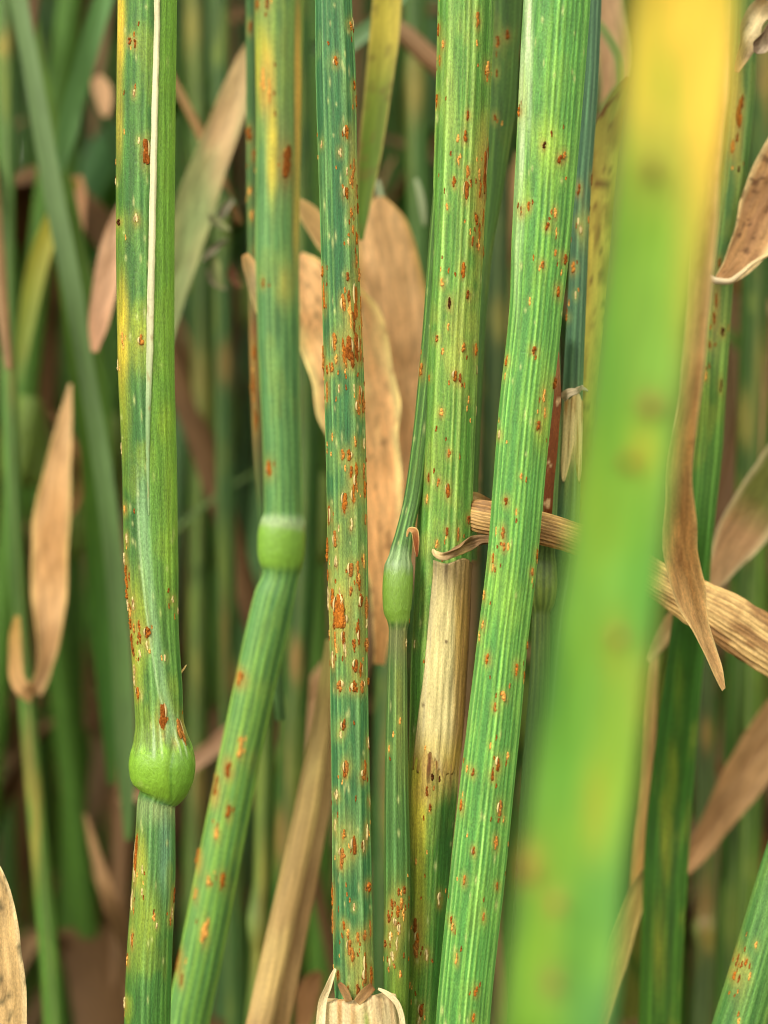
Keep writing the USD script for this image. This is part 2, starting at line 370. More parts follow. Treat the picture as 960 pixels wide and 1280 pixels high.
def rod(rows, n=60, na=24, paint=None, seed=0, ribs=9, amp=.05, flat=.8, crinkle=0.0):
    """A straw or rolled leaf through (x, y, distance, width)."""
    (x, y, d, w), z = along(rows, n)
    c = px(x, y, d); t = unit(np.gradient(c, axis=0))
    fr = np.array([0, -1.0, 0]) - t * (t @ np.array([0, -1.0, 0]))[:, None]; fr = unit(fr); rt = np.cross(t, fr)
    th = np.linspace(-np.pi, np.pi, na, endpoint=False)
    R = (w * d * T / 480.0 / 2)
    mm = z * float(np.mean(d)) * T / 480.0 * 1000
    tt, mmm = np.meshgrid(th, mm)
    wv = tt + .12 * np.sin(3 * tt + seed)
    prof = 1 + amp * np.cos(ribs * wv) * (.5 + nz(tt, mmm * .1, seed))
    if crinkle: prof = prof + crinkle * (nz(tt * 1.3 + 9, mmm * .35, seed + 3, 4) - .5) * 2
    g = c[:, None] + (R[:, None] * prof)[..., None] * (np.sin(tt)[..., None] * rt[:, None] + flat * np.cos(tt)[..., None] * fr[:, None])
    hm = np.repeat((R * 1000)[:, None], na, 1)
    cd = paint(dict(u=np.sin(tt), th=wv, ribs=ribs, mm=mmm, z=np.repeat(z[:, None], na, 1) / z[-1], x=np.repeat(x[:, None], na, 1), y=np.repeat(y[:, None], na, 1), hm=hm, seed=seed))
    return ring_mesh(g, np.stack([tt * hm, mmm], -1), cd)

def tones(grad, second=None, gain=1.0, amt=.5, edge=None, spots=None, spot_amt=.8, vein=.0, patches=(), mid=None, groove=.0, big=.35):
    """Colours along a blade: a run, blotches of a second tone, a paler or darker edge, small spots, veins."""
    gz = [g[0] for g in grad]; gc = np.array([col(*g[1]) for g in grad])
    def paint(q):
        c = np.stack([np.interp(q['z'], gz, gc[:, i]) for i in range(3)], -1)
        U = q['u'] * q['hm']; sd = q['seed']
        if second: c = mixc(c, col(*second), amt * sm(.40, .66, nz(U * big, q['mm'] * big * .35, sd + 11, 4)))
        c = c * (1 + .22 * (nz(U * 3, q['mm'] * .3, sd + 12, 3) - .5) * 2)[..., None]
        if vein: c = c * (1 - vein * (.5 - .5 * np.cos(U * 2 * np.pi / .42)))[..., None]
        if groove and 'th' in q: c = c * (1 - groove * (.5 - .5 * np.cos(q['ribs'] * q['th'])))[..., None]
        if mid: c = mixc(c, col(*mid), np.exp(-(q['u'] / .10) ** 2) * .7)
        if edge: c = mixc(c, col(*edge), sm(.78, .95, np.abs(q['u'])))
        if spots: c = mixc(c, col(*spots), spot_amt * sm(.63, .72, nz(U * 2.2, q['mm'] * 1.5, sd + 13, 2)))
        for (x, y, rx, ry, cc, a) in patches:
            c = mixc(c, col(*cc), np.clip(a * np.exp(-(((q['x'] - x) / rx) ** 2 + ((q['y'] - y) / ry) ** 2) ** 1.5), 0, 1))
        return np.clip(c * gain, .002, .88)
    return paint

def leaf_thing(name, label, cat, rows, mat, paint, group=None, parts='blade', **kw):
    if mat == 'dry_leaf':
        kw.setdefault('wavy', .22); kw['crinkle'] = max(kw.get('crinkle', 0), .22); kw['n'] = max(kw.get('n', 70), 60); kw['na'] = max(kw.get('na', 14), 12)
    base = px(rows[-1][0], rows[-1][1], rows[-1][2])
    t = thing(name, label, cat, base, group)
    part(t, parts, blade(rows, paint=paint, **kw), mat, base)
    return t, base
def rod_thing(name, label, cat, rows, mat, paint, group=None, parts='straw', **kw):
    base = px(rows[-1][0], rows[-1][1], rows[-1][2])
    t = thing(name, label, cat, base, group)
    part(t, parts, rod(rows, paint=paint, **kw), mat, base)
    return t, base
def stalk_base(s): return px(s.xc(s.y1), s.y1, s.dd(s.y1))
def stalk_thing(name, label, s, group=None, cat='stalk'):
    b = stalk_base(s)
    return thing(name, label, cat, b, group), b

# ================================================================== left stalk with a white sheath margin and a swollen node
A = Stalk([(-60, 147, 221, .1795), (0, 147, 220, .1795), (150, 145, 218, .1795), (300, 145, 217, .1795), (450, 147, 217, .1795), (570, 152, 220, .1795), (700, 155, 222, .1795), (800, 163, 223, .1795),
           (860, 167, 227, .1795), (900, 169, 228, .1795), (920, 167, 233, .1795), (938, 163, 240, .1795), (956, 161, 243, .1795), (972, 162.5, 241, .1795), (984, 166, 236, .1795), (993, 169.5, 229, .1795), (1000, 171, 222, .1795), (1008, 171, 219, .1795),
           (1030, 170, 219, .1795), (1100, 165, 219, .1795), (1200, 158, 215, .1795), (1280, 155, 213, .1795)], ribs=20, amp=.022, seed=1, nth=170)
A.spots = [(165, 57, 8, 10, 'd'), (172, 60, 6, 12, 'l'), (186, 195, 10, 30, 'r'), (177, 181, 5, 8, 'p'), (171, 122, 5, 11, 'p'), (145, 228, 5, 10, 'pe'), (150, 280, 9, 7, 'k'), (174, 277, 8, 13, 'pl'), (180, 428, 9, 14, 'l'), (155, 424, 5, 18, 'y'), (148, 455, 5, 14, 'pe'),
    (150, 560, 4, 14, 'pe'), (157, 636, 6, 12, 'y'), (160, 673, 6, 13, 'pl'), (157, 698, 6, 15, 'pe'), (159, 712, 7, 16, 'e'), (160, 726, 7, 16, 'e'), (160, 741, 7, 14, 'e'), (161, 754, 6, 17, 'pe'), (169, 753, 6, 17, 'pl'), (164, 764, 6, 13, 'y'), (165, 777, 7, 14, 'e'), (169, 783, 6, 12, 'l'), (176, 780, 6, 14, 'l'), (177, 795, 7, 14, 'l'),
    (188, 789, 12, 14, 'l'), (187, 805, 7, 13, 'p'), (166, 800, 6, 18, 'e'), (168, 812, 6, 12, 'de'), (177, 814, 5, 9, 'p'), (169, 834, 5, 14, 'pe'), (169, 848, 5, 16, 'pe'), (174, 865, 8, 15, 'l'), (206, 895, 12, 34, 'r'), (226, 915, 12, 34, 'r'), (216, 750, 6, 10, 'p'), (222, 765, 4, 9, 'pe'), (208, 822, 5, 10, 'p'),
    (171, 1066, 9, 44, 'l'), (169, 1092, 6, 20, 'pl'), (166, 1125, 6, 26, 'pl'), (180, 1084, 4, 9, 'p'), (180, 1112, 4, 9, 'p'), (218, 1118, 5, 20, 'e'), (216, 1138, 5, 16, 'pe'), (214, 1148, 5, 10, 'e'), (195, 1142, 5, 9, 'y'), (198, 1152, 4, 7, 'p'), (167, 1172, 6, 20, 'l'), (160, 1200, 6, 14, 'y'), (157, 1252, 6, 14, 'pe')]
EDGE_A = PchipInterpolator([-3000, 0, 150, 300, 450, 560, 640, 750, 850, 920, 960, 1000, 4000], [199, 199, 196, 193, 190, 188, 189, 197, 210, 222, 217, 217, 217])
A.calm = lambda y: 1 - .9 * sm(932, 946, y) * sm(1000, 990, y)
def step_a(th, y):
    e = np.arcsin(np.clip((EDGE_A(y) - A.xc(y)) / A.hw(y), -.95, .95))
    live = sm(1010, 990, y)
    node = sm(912, 930, y) * sm(1000, 985, y)
    return 1 + live * .055 * sm(e - .06, e + .02, th) * (1 - sm(e + .5, 2.6, th)) - node * .06 * np.exp(-((th - e) / .10) ** 2)
A.extra = step_a
def a_extra(s, yy, tt, xx, c):
    e = np.arcsin(np.clip((EDGE_A(yy) - s.xc(yy)) / s.hw(yy), -.95, .95))
    right = sm(-.02, .06, tt - e) * sm(985, 900, yy)
    c = mixc(c, col(126, 178, 62), right * .65 * sm(900, 500, yy))
    low = sm(560, 640, yy) * sm(935, 900, yy)                      # the margin turns into a thin waxy strip lower down
    c = mixc(c, col(150, 196, 158), low * np.exp(-((tt - e + .18) / .17) ** 2) * .75)
    c = mixc(c, col(188, 222, 190), low * np.exp(-((tt - e + .40) / .05) ** 2) * .6)
    nd = sm(925, 944, yy + 6 * np.sin(tt * 9)) * sm(1000, 990, yy)
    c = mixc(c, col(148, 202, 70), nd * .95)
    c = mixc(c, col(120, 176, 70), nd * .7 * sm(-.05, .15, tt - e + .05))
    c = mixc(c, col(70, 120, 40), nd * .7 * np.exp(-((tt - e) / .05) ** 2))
    c = mixc(c, col(178, 196, 150), .5 * sm(998, 1004, yy) * sm(1040, 1008, yy) * (.4 + .9 * nz(tt * 5, yy * .06, 77)))
    c = mixc(c, col(180, 214, 120), nd * .45 * sm(.58, .72, nz(tt * 3, yy * .05, 78, 4)))
    pale = sm(885, 925, yy + 9 * nz(tt * 6, 0 * yy, 79)) * sm(950, 936, yy) * sm(.45, .95, s.ridge(tt))
    return mixc(c, col(196, 226, 196), pale * .75)
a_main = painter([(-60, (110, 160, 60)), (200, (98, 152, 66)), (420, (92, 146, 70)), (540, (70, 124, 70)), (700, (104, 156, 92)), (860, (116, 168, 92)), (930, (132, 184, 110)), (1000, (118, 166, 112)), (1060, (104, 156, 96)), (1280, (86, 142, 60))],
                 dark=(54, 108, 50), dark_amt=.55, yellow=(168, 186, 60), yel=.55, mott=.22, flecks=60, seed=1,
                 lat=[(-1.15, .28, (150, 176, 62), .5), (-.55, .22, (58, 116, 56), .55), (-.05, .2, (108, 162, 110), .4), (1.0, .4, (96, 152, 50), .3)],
                 patches=[(152, 30, 7, 70, (222, 178, 60), .9), (151, 150, 6, 60, (190, 160, 60), .6), (155, 420, 9, 70, (214, 180, 52), .9), (158, 520, 9, 50, (180, 190, 60), .6), (178, 430, 14, 40, (184, 196, 60), .7),
                          (208, 530, 9, 26, (196, 208, 50), .8), (212, 600, 6, 50, (176, 200, 60), .6), (212, 700, 6, 60, (170, 210, 70), .6), (176, 770, 16, 60, (178, 190, 58), .8), (172, 840, 10, 40, (178, 200, 70), .7),
                          (178, 1080, 9, 40, (200, 206, 60), .8), (190, 1140, 14, 40, (166, 186, 60), .7), (170, 1180, 10, 40, (160, 180, 60), .5), (208, 1060, 8, 60, (120, 170, 160), .7), (186, 700, 12, 60, (140, 190, 120), .3)], extra=a_extra)
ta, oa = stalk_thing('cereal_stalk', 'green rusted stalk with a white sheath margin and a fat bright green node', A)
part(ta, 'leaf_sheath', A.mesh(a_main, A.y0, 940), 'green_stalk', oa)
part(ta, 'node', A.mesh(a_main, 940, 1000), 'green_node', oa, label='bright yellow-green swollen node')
part(ta, 'internode', A.mesh(a_main, 1000, A.y1), 'green_stalk', oa)
ysA = np.concatenate([np.linspace(-900, -70, 14), np.arange(-60, 648, 4)])
def a_marg(s, yy, tt):
    e = np.arcsin(np.clip((EDGE_A(yy) - s.xc(yy)) / s.hw(yy), -.95, .95))
    c = np.zeros(yy.shape + (3,)) + lin((226, 224, 182)) * .8
    c = mixc(c, col(196, 190, 90), sm(.04, .16, tt - e) * (.4 + .5 * nz(tt * 3, yy * .03, 5)))
    c = c * (.72 + .5 * nz(tt * 16, yy * .02, 93))[..., None]
    c = mixc(c, col(166, 206, 166), sm(380, 540, yy))
    return mixc(c, col(150, 120, 70), .5 * sm(.66, .75, nz(tt * 6, yy * .08, 9)))
wA = PchipInterpolator([-1000, 0, 250, 420, 540, 650], [.09, .095, .11, .12, .08, .02])
eA = lambda y: np.arcsin((EDGE_A(y) - A.xc(y)) / A.hw(y))
part(ta, 'sheath_margin', A.shell(lambda y: eA(y) - wA(y) * (.8 + .4 * nz(y * .03, 0 * y, 91)), lambda y: eA(y) + wA(y) * (.7 + .4 * nz(y * .05, 0 * y, 92)), ysA, lambda y, k: 1.058 - .02 * k + .02 * np.sin(k * np.pi) - .03 * sm(480, 640, y), .00012, a_marg, n=9), 'pale_skin', oa)
scatter(ta, A, oa, A.spots)
hair = np.array([[228, 838], [225.5, 842]])
part(ta, 'hair', rod([(233, 831, .1795, 1.2), (229, 837, .1795, 2.6), (224, 843, .1795, 3)], n=8, na=8, paint=tones([(0, (200, 170, 110)), (1, (200, 150, 90))]), ribs=3), 'dry_straw', oa)

# ================================================================== second stalk, bent at its node, a little behind
B = Stalk([(-60, 318, 381, .199), (0, 318, 380, .199), (150, 320, 377, .199), (300, 319, 374, .199), (450, 323, 375, .199), (550, 328, 377, .199), (640, 330, 379, .199), (652, 326, 382, .199), (670, 322, 382, .199), (690, 322, 381, .199), (708, 326, 378, .199), (718, 328, 374, .199),
           (745, 317, 370, .199), (800, 304, 358, .199), (900, 283, 336, .199), (1000, 262, 316, .199), (1100, 242, 297, .199), (1200, 222, 278, .199), (1280, 206, 262, .199)], ribs=16, amp=.02, seed=2, nth=110, step=4)
B.spots = [(359, 207, 15, 38, 'd'), (330, 100, 6, 22, 'y'), (338, 118, 6, 28, 'y'), (322, 8, 9, 14, 'd'), (335, 10, 7, 14, 'd'), (331, 112, 6, 16, 'y'), (337, 585, 11, 20, 'l'), (330, 355, 6, 12, 'd'), (299, 850, 14, 18, ''), (286, 962, 10, 20, ''), (301, 938, 9, 14, 'y'), (270, 985, 8, 26, 'd'), (287, 1012, 8, 18, ''), (280, 1094, 9, 18, ''), (247, 1075, 8, 20, 'e'), (262, 1098, 7, 12, 'y'),
    (258, 1160, 10, 26, 'y'), (245, 1118, 7, 16, 'y'), (222, 1205, 8, 26, ''), (228, 1225, 6, 14, 'd'), (303, 925, 7, 12, 'y'), (272, 1040, 8, 16, 'y')]
B.calm = lambda y: 1 - .92 * sm(648, 660, y) * sm(720, 708, y)
def b_extra(s, yy, tt, xx, c):
    nd = sm(650, 660, yy) * sm(716, 704, yy)
    c = mixc(c, col(150, 204, 84), nd * .9)
    return mixc(c, col(196, 220, 196), .6 * sm(640, 652, yy) * sm(664, 656, yy))
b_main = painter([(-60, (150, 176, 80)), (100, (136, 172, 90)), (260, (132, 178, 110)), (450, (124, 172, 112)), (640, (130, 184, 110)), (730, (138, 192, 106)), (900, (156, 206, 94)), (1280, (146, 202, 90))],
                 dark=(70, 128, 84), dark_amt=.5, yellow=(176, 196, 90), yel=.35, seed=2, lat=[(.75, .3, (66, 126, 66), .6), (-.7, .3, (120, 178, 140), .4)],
                 patches=[(328, 80, 14, 50, (214, 204, 60), .9), (342, 190, 8, 60, (222, 186, 50), .9), (335, 110, 10, 40, (206, 150, 60), .9), (358, 70, 10, 80, (128, 150, 80), .7), (356, 200, 12, 60, (124, 124, 70), .8), (359, 210, 9, 26, (110, 60, 30), .9), (373, 120, 4, 130, (216, 160, 70), .95),
                          (358, 360, 12, 30, (180, 160, 70), .6), (371, 280, 5, 60, (200, 160, 70), .7), (300, 850, 12, 14, (150, 110, 50), .7), (286, 960, 9, 14, (160, 110, 50), .7), (268, 990, 9, 22, (170, 120, 60), .7), (318, 950, 10, 16, (150, 150, 70), .5), (246, 1080, 9, 20, (160, 130, 60), .6), (225, 1205, 8, 22, (150, 120, 60), .6)], extra=b_extra)
tb, ob = stalk_thing('cereal_stalk', 'slightly blurred stalk bent to the lower left below its smooth pale green node', B)
part(tb, 'leaf_sheath', B.mesh(b_main, B.y0, 654), 'green_stalk', ob)
part(tb, 'node', B.mesh(b_main, 654, 716), 'green_node', ob)
part(tb, 'internode', B.mesh(b_main, 716, B.y1), 'green_stalk', ob)
scatter(tb, B, ob, B.spots)
BL = Stalk([(-60, 307, 322, .203), (200, 308, 322, .203), (400, 311, 325, .203), (560, 316, 330, .203), (640, 322, 334, .203), (720, 328, 342, .204)], ribs=8, seed=12, nth=40, step=6, bottom=900)
BL.spots = [(313, 35, 8, 14, 'd'), (312, 168, 10, 16, ''), (319, 195, 10, 14, 'd'), (312, 240, 6, 10, 'y'), (315, 270, 6, 12, 'y'), (322, 315, 8, 12, ''), (318, 440, 7, 22, ''), (317, 480, 7, 26, ''), (320, 525, 6, 24, 'd')]
tbl, obl = stalk_thing('narrow_stalk', 'thin rust-streaked green stalk pressed along the left side of the bent stalk', BL)
part(tbl, 'stem', BL.mesh(painter([(0, (80, 130, 70)), (300, (100, 140, 80)), (420, (140, 110, 60)), (520, (150, 100, 50)), (640, (90, 130, 70))], dark=(50, 90, 50), seed=12, patches=[(318, 450, 8, 70, (160, 90, 40), .9)])), 'green_stalk', obl)
scatter(tbl, BL, obl, BL.spots)

# ================================================================== middle stalk, blue green and covered in rust, standing in a dry collar
C = Stalk([(-60, 393, 438, .1785), (0, 394, 440, .1785), (100, 395, 445, .1785), (300, 401, 448, .1785), (500, 406, 456, .1785), (700, 410, 460, .1785), (850, 413, 460, .1785), (1000, 415, 463, .1785), (1200, 417, 467, .1785), (1290, 421, 470, .1785)],
          ribs=17, amp=.05, seed=3, nth=170, step=2.2)
C.spots = [(439, 35, 8, 12, 'l'), (442, 30, 5, 14, 'p'), (420, 80, 7, 13, 'l'), (443, 110, 5, 12, 'e'), (445, 128, 5, 16, 'e'), (433, 168, 9, 16, 'l'), (402, 182, 5, 9, 'p'), (426, 194, 6, 11, 'pl'), (433, 244, 8, 16, 'l'), (434, 218, 5, 10, 'p'), (443, 210, 6, 18, 'r'), (441, 226, 7, 18, ''), (446, 240, 5, 20, 'de'), (440, 268, 7, 12, 'l'), (447, 262, 5, 14, 'e'), (442, 290, 6, 12, ''), (446, 300, 5, 16, 'e'), (436, 305, 5, 9, 'p'),
    (403, 340, 6, 14, 'e'), (405, 372, 7, 30, 'e'), (435, 348, 7, 12, 'd'), (446, 328, 7, 18, ''), (448, 345, 6, 18, 'e'), (430, 380, 8, 22, 'l'), (436, 372, 6, 18, 'l'), (445, 380, 7, 42, 'l'), (451, 395, 7, 50, 'e'), (438, 395, 6, 36, 'y'), (443, 405, 6, 26, 'd'), (419, 428, 9, 22, 'l'), (430, 440, 8, 26, ''), (437, 436, 11, 28, 'r'), (446, 434, 9, 32, 'r'), (440, 452, 9, 22, 'd'), (433, 455, 6, 12, 'l'), (451, 440, 7, 28, 'e'), (421, 450, 6, 12, 'y'), (403, 448, 6, 30, 'e'), (409, 462, 7, 14, 'l'), (416, 460, 6, 13, 'r'), (409, 490, 6, 22, 'l'), (424, 487, 4, 9, 'p'), (443, 487, 4, 9, 'p'),
    (450, 495, 6, 22, 'r'), (448, 510, 9, 16, 'l'), (454, 505, 6, 26, 'e'), (416, 546, 5, 10, 'y'), (455, 556, 5, 14, 'pe'), (444, 552, 5, 12, 'y'), (429, 569, 7, 14, 'l'), (437, 570, 8, 14, 'r'), (439, 590, 7, 16, 'l'), (446, 588, 8, 16, ''), (445, 604, 7, 18, 'l'), (455, 588, 6, 22, 'e'), (456, 612, 6, 22, 'e'), (431, 628, 9, 22, 'l'), (442, 618, 6, 22, 'l'), (411, 643, 9, 24, 'r'), (440, 655, 6, 14, 'p'), (457, 650, 5, 16, 'e'), (420, 673, 8, 18, 'l'), (407, 686, 7, 24, 'e'), (424, 660, 4, 8, 'p'), (421, 702, 6, 16, 'pl'), (439, 711, 9, 18, 'l'), (447, 708, 7, 14, 'r'), (449, 722, 6, 14, 'y'), (410, 718, 7, 16, ''), (455, 700, 5, 20, 'y'),
    (439, 738, 6, 13, 'l'), (449, 731, 8, 14, 'l'), (425, 742, 5, 18, 'p'), (416, 748, 10, 24, 'l'), (424, 764, 20, 38, 'l'), (424, 756, 12, 26, 'r'), (431, 776, 9, 18, 'r'), (418, 778, 8, 16, 'd'), (409, 748, 5, 30, 'pe'), (452, 750, 8, 18, 'l'), (458, 760, 7, 24, 'e'), (458, 778, 5, 14, 'pe'), (447, 785, 7, 14, 'l'), (419, 798, 8, 18, ''), (430, 796, 7, 18, 'l'), (449, 797, 6, 20, 'l'), (443, 804, 6, 13, ''), (432, 811, 6, 18, 'pl'), (421, 809, 6, 12, 'y'), (458, 806, 8, 18, 'e'), (416, 824, 7, 20, 'pl'), (445, 832, 9, 16, 'l'), (451, 836, 7, 18, 'r'), (425, 856, 11, 14, 'r'), (444, 857, 11, 15, 'l'), (453, 857, 9, 14, 'r'), (461, 852, 6, 10, 'e'),
    (430, 904, 8, 14, 'l'), (426, 916, 6, 10, 'p'), (460, 928, 4, 16, 'pe'), (433, 956, 9, 18, 'l'), (457, 957, 6, 18, 'r'), (431, 964, 7, 12, ''), (455, 968, 9, 14, 'l'), (421, 992, 8, 12, 'pl'), (462, 1002, 4, 14, 'pe'), (419, 1030, 5, 18, 'p'), (430, 1040, 7, 14, 'l'), (443, 1053, 8, 22, 'l'), (428, 1066, 11, 18, 'l'), (427, 1077, 6, 12, ''), (455, 1055, 5, 14, 'p'), (459, 1038, 5, 22, 'pe'), (461, 1107, 9, 14, 'e'), (416, 1118, 4, 26, 'e'), (416, 1150, 4, 30, 'e'), (430, 1153, 7, 13, 'l'), (435, 1162, 6, 10, 'y'), (443, 1130, 5, 9, 'p'), (437, 1180, 8, 22, 'l'), (441, 1190, 7, 18, ''), (448, 1168, 6, 13, 'l'), (456, 1166, 8, 14, ''), (463, 1158, 5, 20, 'e'), (457, 1200, 6, 24, 'l'), (457, 1218, 11, 18, 'l'), (464, 1218, 7, 22, 'e'), (422, 1216, 6, 12, 'l'), (435, 1232, 5, 12, 'l'), (448, 1232, 8, 14, 'd')]
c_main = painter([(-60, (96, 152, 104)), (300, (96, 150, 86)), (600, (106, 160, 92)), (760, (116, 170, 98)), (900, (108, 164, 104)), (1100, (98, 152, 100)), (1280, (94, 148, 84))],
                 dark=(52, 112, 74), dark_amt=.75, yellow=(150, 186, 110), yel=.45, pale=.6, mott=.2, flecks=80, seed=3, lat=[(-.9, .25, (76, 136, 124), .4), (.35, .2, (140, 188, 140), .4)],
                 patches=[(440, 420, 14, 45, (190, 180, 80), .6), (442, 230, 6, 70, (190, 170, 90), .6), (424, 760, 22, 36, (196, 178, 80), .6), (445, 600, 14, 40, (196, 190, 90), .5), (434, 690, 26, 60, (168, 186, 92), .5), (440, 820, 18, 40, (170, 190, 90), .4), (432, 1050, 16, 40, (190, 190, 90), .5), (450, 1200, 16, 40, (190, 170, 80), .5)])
tc, oc = stalk_thing('cereal_stalk', 'blue-green stalk crowded with orange rust, standing in a dry pale collar at the bottom edge', C)
part(tc, 'leaf_sheath', C.mesh(c_main), 'green_stalk', oc)
scatter(tc, C, oc, C.spots)
K = Stalk([(1195, 400, 486, .1785), (1225, 400, 494, .1785), (1250, 398, 502, .1785), (1290, 397, 506, .1785), (1350, 398, 506, .1785)], ribs=20, amp=.02, seed=4, nth=60, top=1195, bottom=2000, flat=.62)
def collar_paint(s, yy, tt):
    u = tt * 2.6
    c = np.zeros(yy.shape + (3,)) + col(226, 200, 156)
    c = mixc(c, col(190, 146, 104), .8 * sm(1262, 1226, yy) * (.3 + nz(u, yy * .04, 41)))
    c = mixc(c, col(196, 140, 80), .8 * sm(.5, .75, nz(u * 2.2, yy * .012, 42)))
    c = mixc(c, col(226, 206, 110), .6 * sm(.5, .7, nz(u * 1.1, yy * .010, 43)))
    c = mixc(c, col(150, 112, 72), .75 * sm(.55, .8, nz(u * 4.5, yy * .012, 44)))
    c = mixc(c, col(160, 196, 80), .8 * np.exp(-((tt - .15) / .07) ** 2) * sm(1250, 1270, yy))
    return c * .75
part(tc, 'dry_collar', K.shell(lambda y: -1.5 + 0 * y, lambda y: 1.5 + 0 * y, np.linspace(0, 1, 26), lambda y, k: .96 + .02 * np.sin(k * 40), .0002, collar_paint, n=60,
     wave=lambda k, z: (1246 - 7 * np.abs(2 * k - 1) ** 5 - 6 * np.exp(-((k - .30) / .08) ** 2) - 7 * np.exp(-((k - .62) / .09) ** 2) + 5 * np.exp(-((k - .46) / .05) ** 2) + 3 * nz(k * 9, 0 * k, 45)) * (1 - z) + z * 1420 - z), 'dry_straw', oc)
part(tc, 'collar_edge', blade([(419, 1211, .1775, 3, 0), (410, 1232, .177, 9, 30), (402, 1255, .1770, 11, 20), (400, 1290, .1768, 12, 10), (402, 1340, .1768, 12, 0)], n=30, na=8, curl=.6, paint=tones([(0, (226, 200, 160)), (1, (236, 214, 178))])), 'dry_leaf', oc)
part(tc, 'collar_edge', blade([(473, 1236, .1775, 3, 0), (485, 1243, .1772, 6, 20), (497, 1256, .1772, 7, 20), (503, 1280, .1772, 7, 10), (504, 1340, .1772, 7, 0)], n=30, na=8, curl=.5, paint=tones([(0, (226, 200, 160)), (1, (236, 214, 178))])), 'dry_leaf', oc)
for rows in ([(424, 1229, .1769, 5, 5), (430, 1238, .1767, 10, 10), (436, 1252, .1766, 8, 10)], [(466, 1233, .1770, 10, 0), (457, 1241, .1767, 13, 0), (446, 1253, .1766, 9, 0)]):
    part(tc, 'collar_scale', blade(rows, n=16, na=8, curl=.3, crinkle=.15, paint=tones([(0, (150, 100, 50)), (1, (190, 150, 96))], second=(120, 80, 46), amt=.7, big=1.5)), 'dry_leaf', oc)

# ================================================================== thin stalk with a node, left of the stalk with the straw sheath
E = Stalk([(300, 536, 560, .1815), (400, 529, 552, .1815), (470, 523, 546, .1815), (550, 515, 536, .1812), (620, 505, 527, .1808), (665, 494, 518, .180), (690, 486, 516, .1795), (708, 480, 517, .179), (735, 478, 516, .1788), (762, 479, 514, .1788), (776, 484, 512, .1788), (790, 486, 509, .1788), (850, 484, 509, .1788), (960, 481, 510, .1788), (1100, 480, 513, .1788), (1200, 479, 512, .1788), (1280, 480, 510, .1788)],
          ribs=12, amp=.025, seed=5, nth=110, top=120)
E.spots = [(526, 463, 8, 18, 'l'), (508, 803, 6, 11, 'p'), (505, 1110, 6, 9, 'd'), (490, 1128, 7, 14, ''), (497, 1136, 7, 14, ''), (502, 1128, 6, 12, ''), (486, 1146, 8, 12, 'd'), (494, 1150, 6, 12, 'pl'), (499, 1158, 6, 13, 'pl'), (488, 1168, 6, 12, 'p'), (496, 1176, 5, 16, 'p'), (482, 1178, 6, 10, 'de'), (491, 1192, 7, 14, 'pl'), (487, 1200, 5, 9, 'p'), (504, 1140, 5, 16, 'y'), (498, 1112, 5, 9, 'd'), (500, 1215, 4, 9, 'y'), (486, 935, 4, 9, 'y'), (500, 900, 4, 8, 'y')]
E.calm = lambda y: 1 - .9 * sm(700, 722, y) * sm(786, 774, y)
def e_extra(s, yy, tt, xx, c):
    nd = sm(704, 722, yy + 3 * np.sin(tt * 7)) * sm(782, 772, yy)
    c = mixc(c, col(136, 180, 76), nd * .92)
    c = mixc(c, col(184, 214, 186), .75 * sm(680, 700, yy) * sm(724, 706, yy) * (.4 + .6 * s.ridge(tt)))
    return mixc(c, col(130, 124, 80), .45 * sm(780, 790, yy) * sm(840, 800, yy))
e_main = painter([(300, (112, 156, 70)), (600, (108, 160, 80)), (690, (130, 176, 110)), (790, (132, 150, 100)), (900, (118, 158, 92)), (1060, (92, 146, 86)), (1280, (92, 138, 56))], dark=(62, 104, 48), dark_amt=.6, yellow=(150, 160, 70), yel=.4, seed=5, flecks=30,
                 patches=[(497, 1150, 18, 50, (150, 140, 50), .8), (500, 900, 5, 90, (150, 150, 60), .5), (500, 1240, 14, 50, (150, 170, 50), .6)], extra=e_extra)
te, oe = stalk_thing('thin_stalk', 'thin stalk with an olive green node, touching the left side of the straw-sheathed stalk', E)
part(te, 'leaf_sheath', E.mesh(e_main, E.y0, 704), 'green_stalk', oe)
part(te, 'node', E.mesh(e_main, 704, 782), 'green_node', oe)
part(te, 'internode', E.mesh(e_main, 782, E.y1), 'green_stalk', oe)
part(te, 'dry_scale', blade([(509, 671, .1778, 2, 30), (513, 662, .1776, 6, 20), (518, 664, .1775, 9, 10), (520, 676, .1776, 8, 0), (521, 696, .1778, 2, 0)], n=30, na=8, curl=.5, crinkle=.35, paint=tones([(0, (206, 160, 100)), (.5, (176, 104, 54)), (1, (140, 70, 30))], edge=(216, 180, 120))), 'dry_leaf', oe)
scatter(te, E, oe, E.spots)

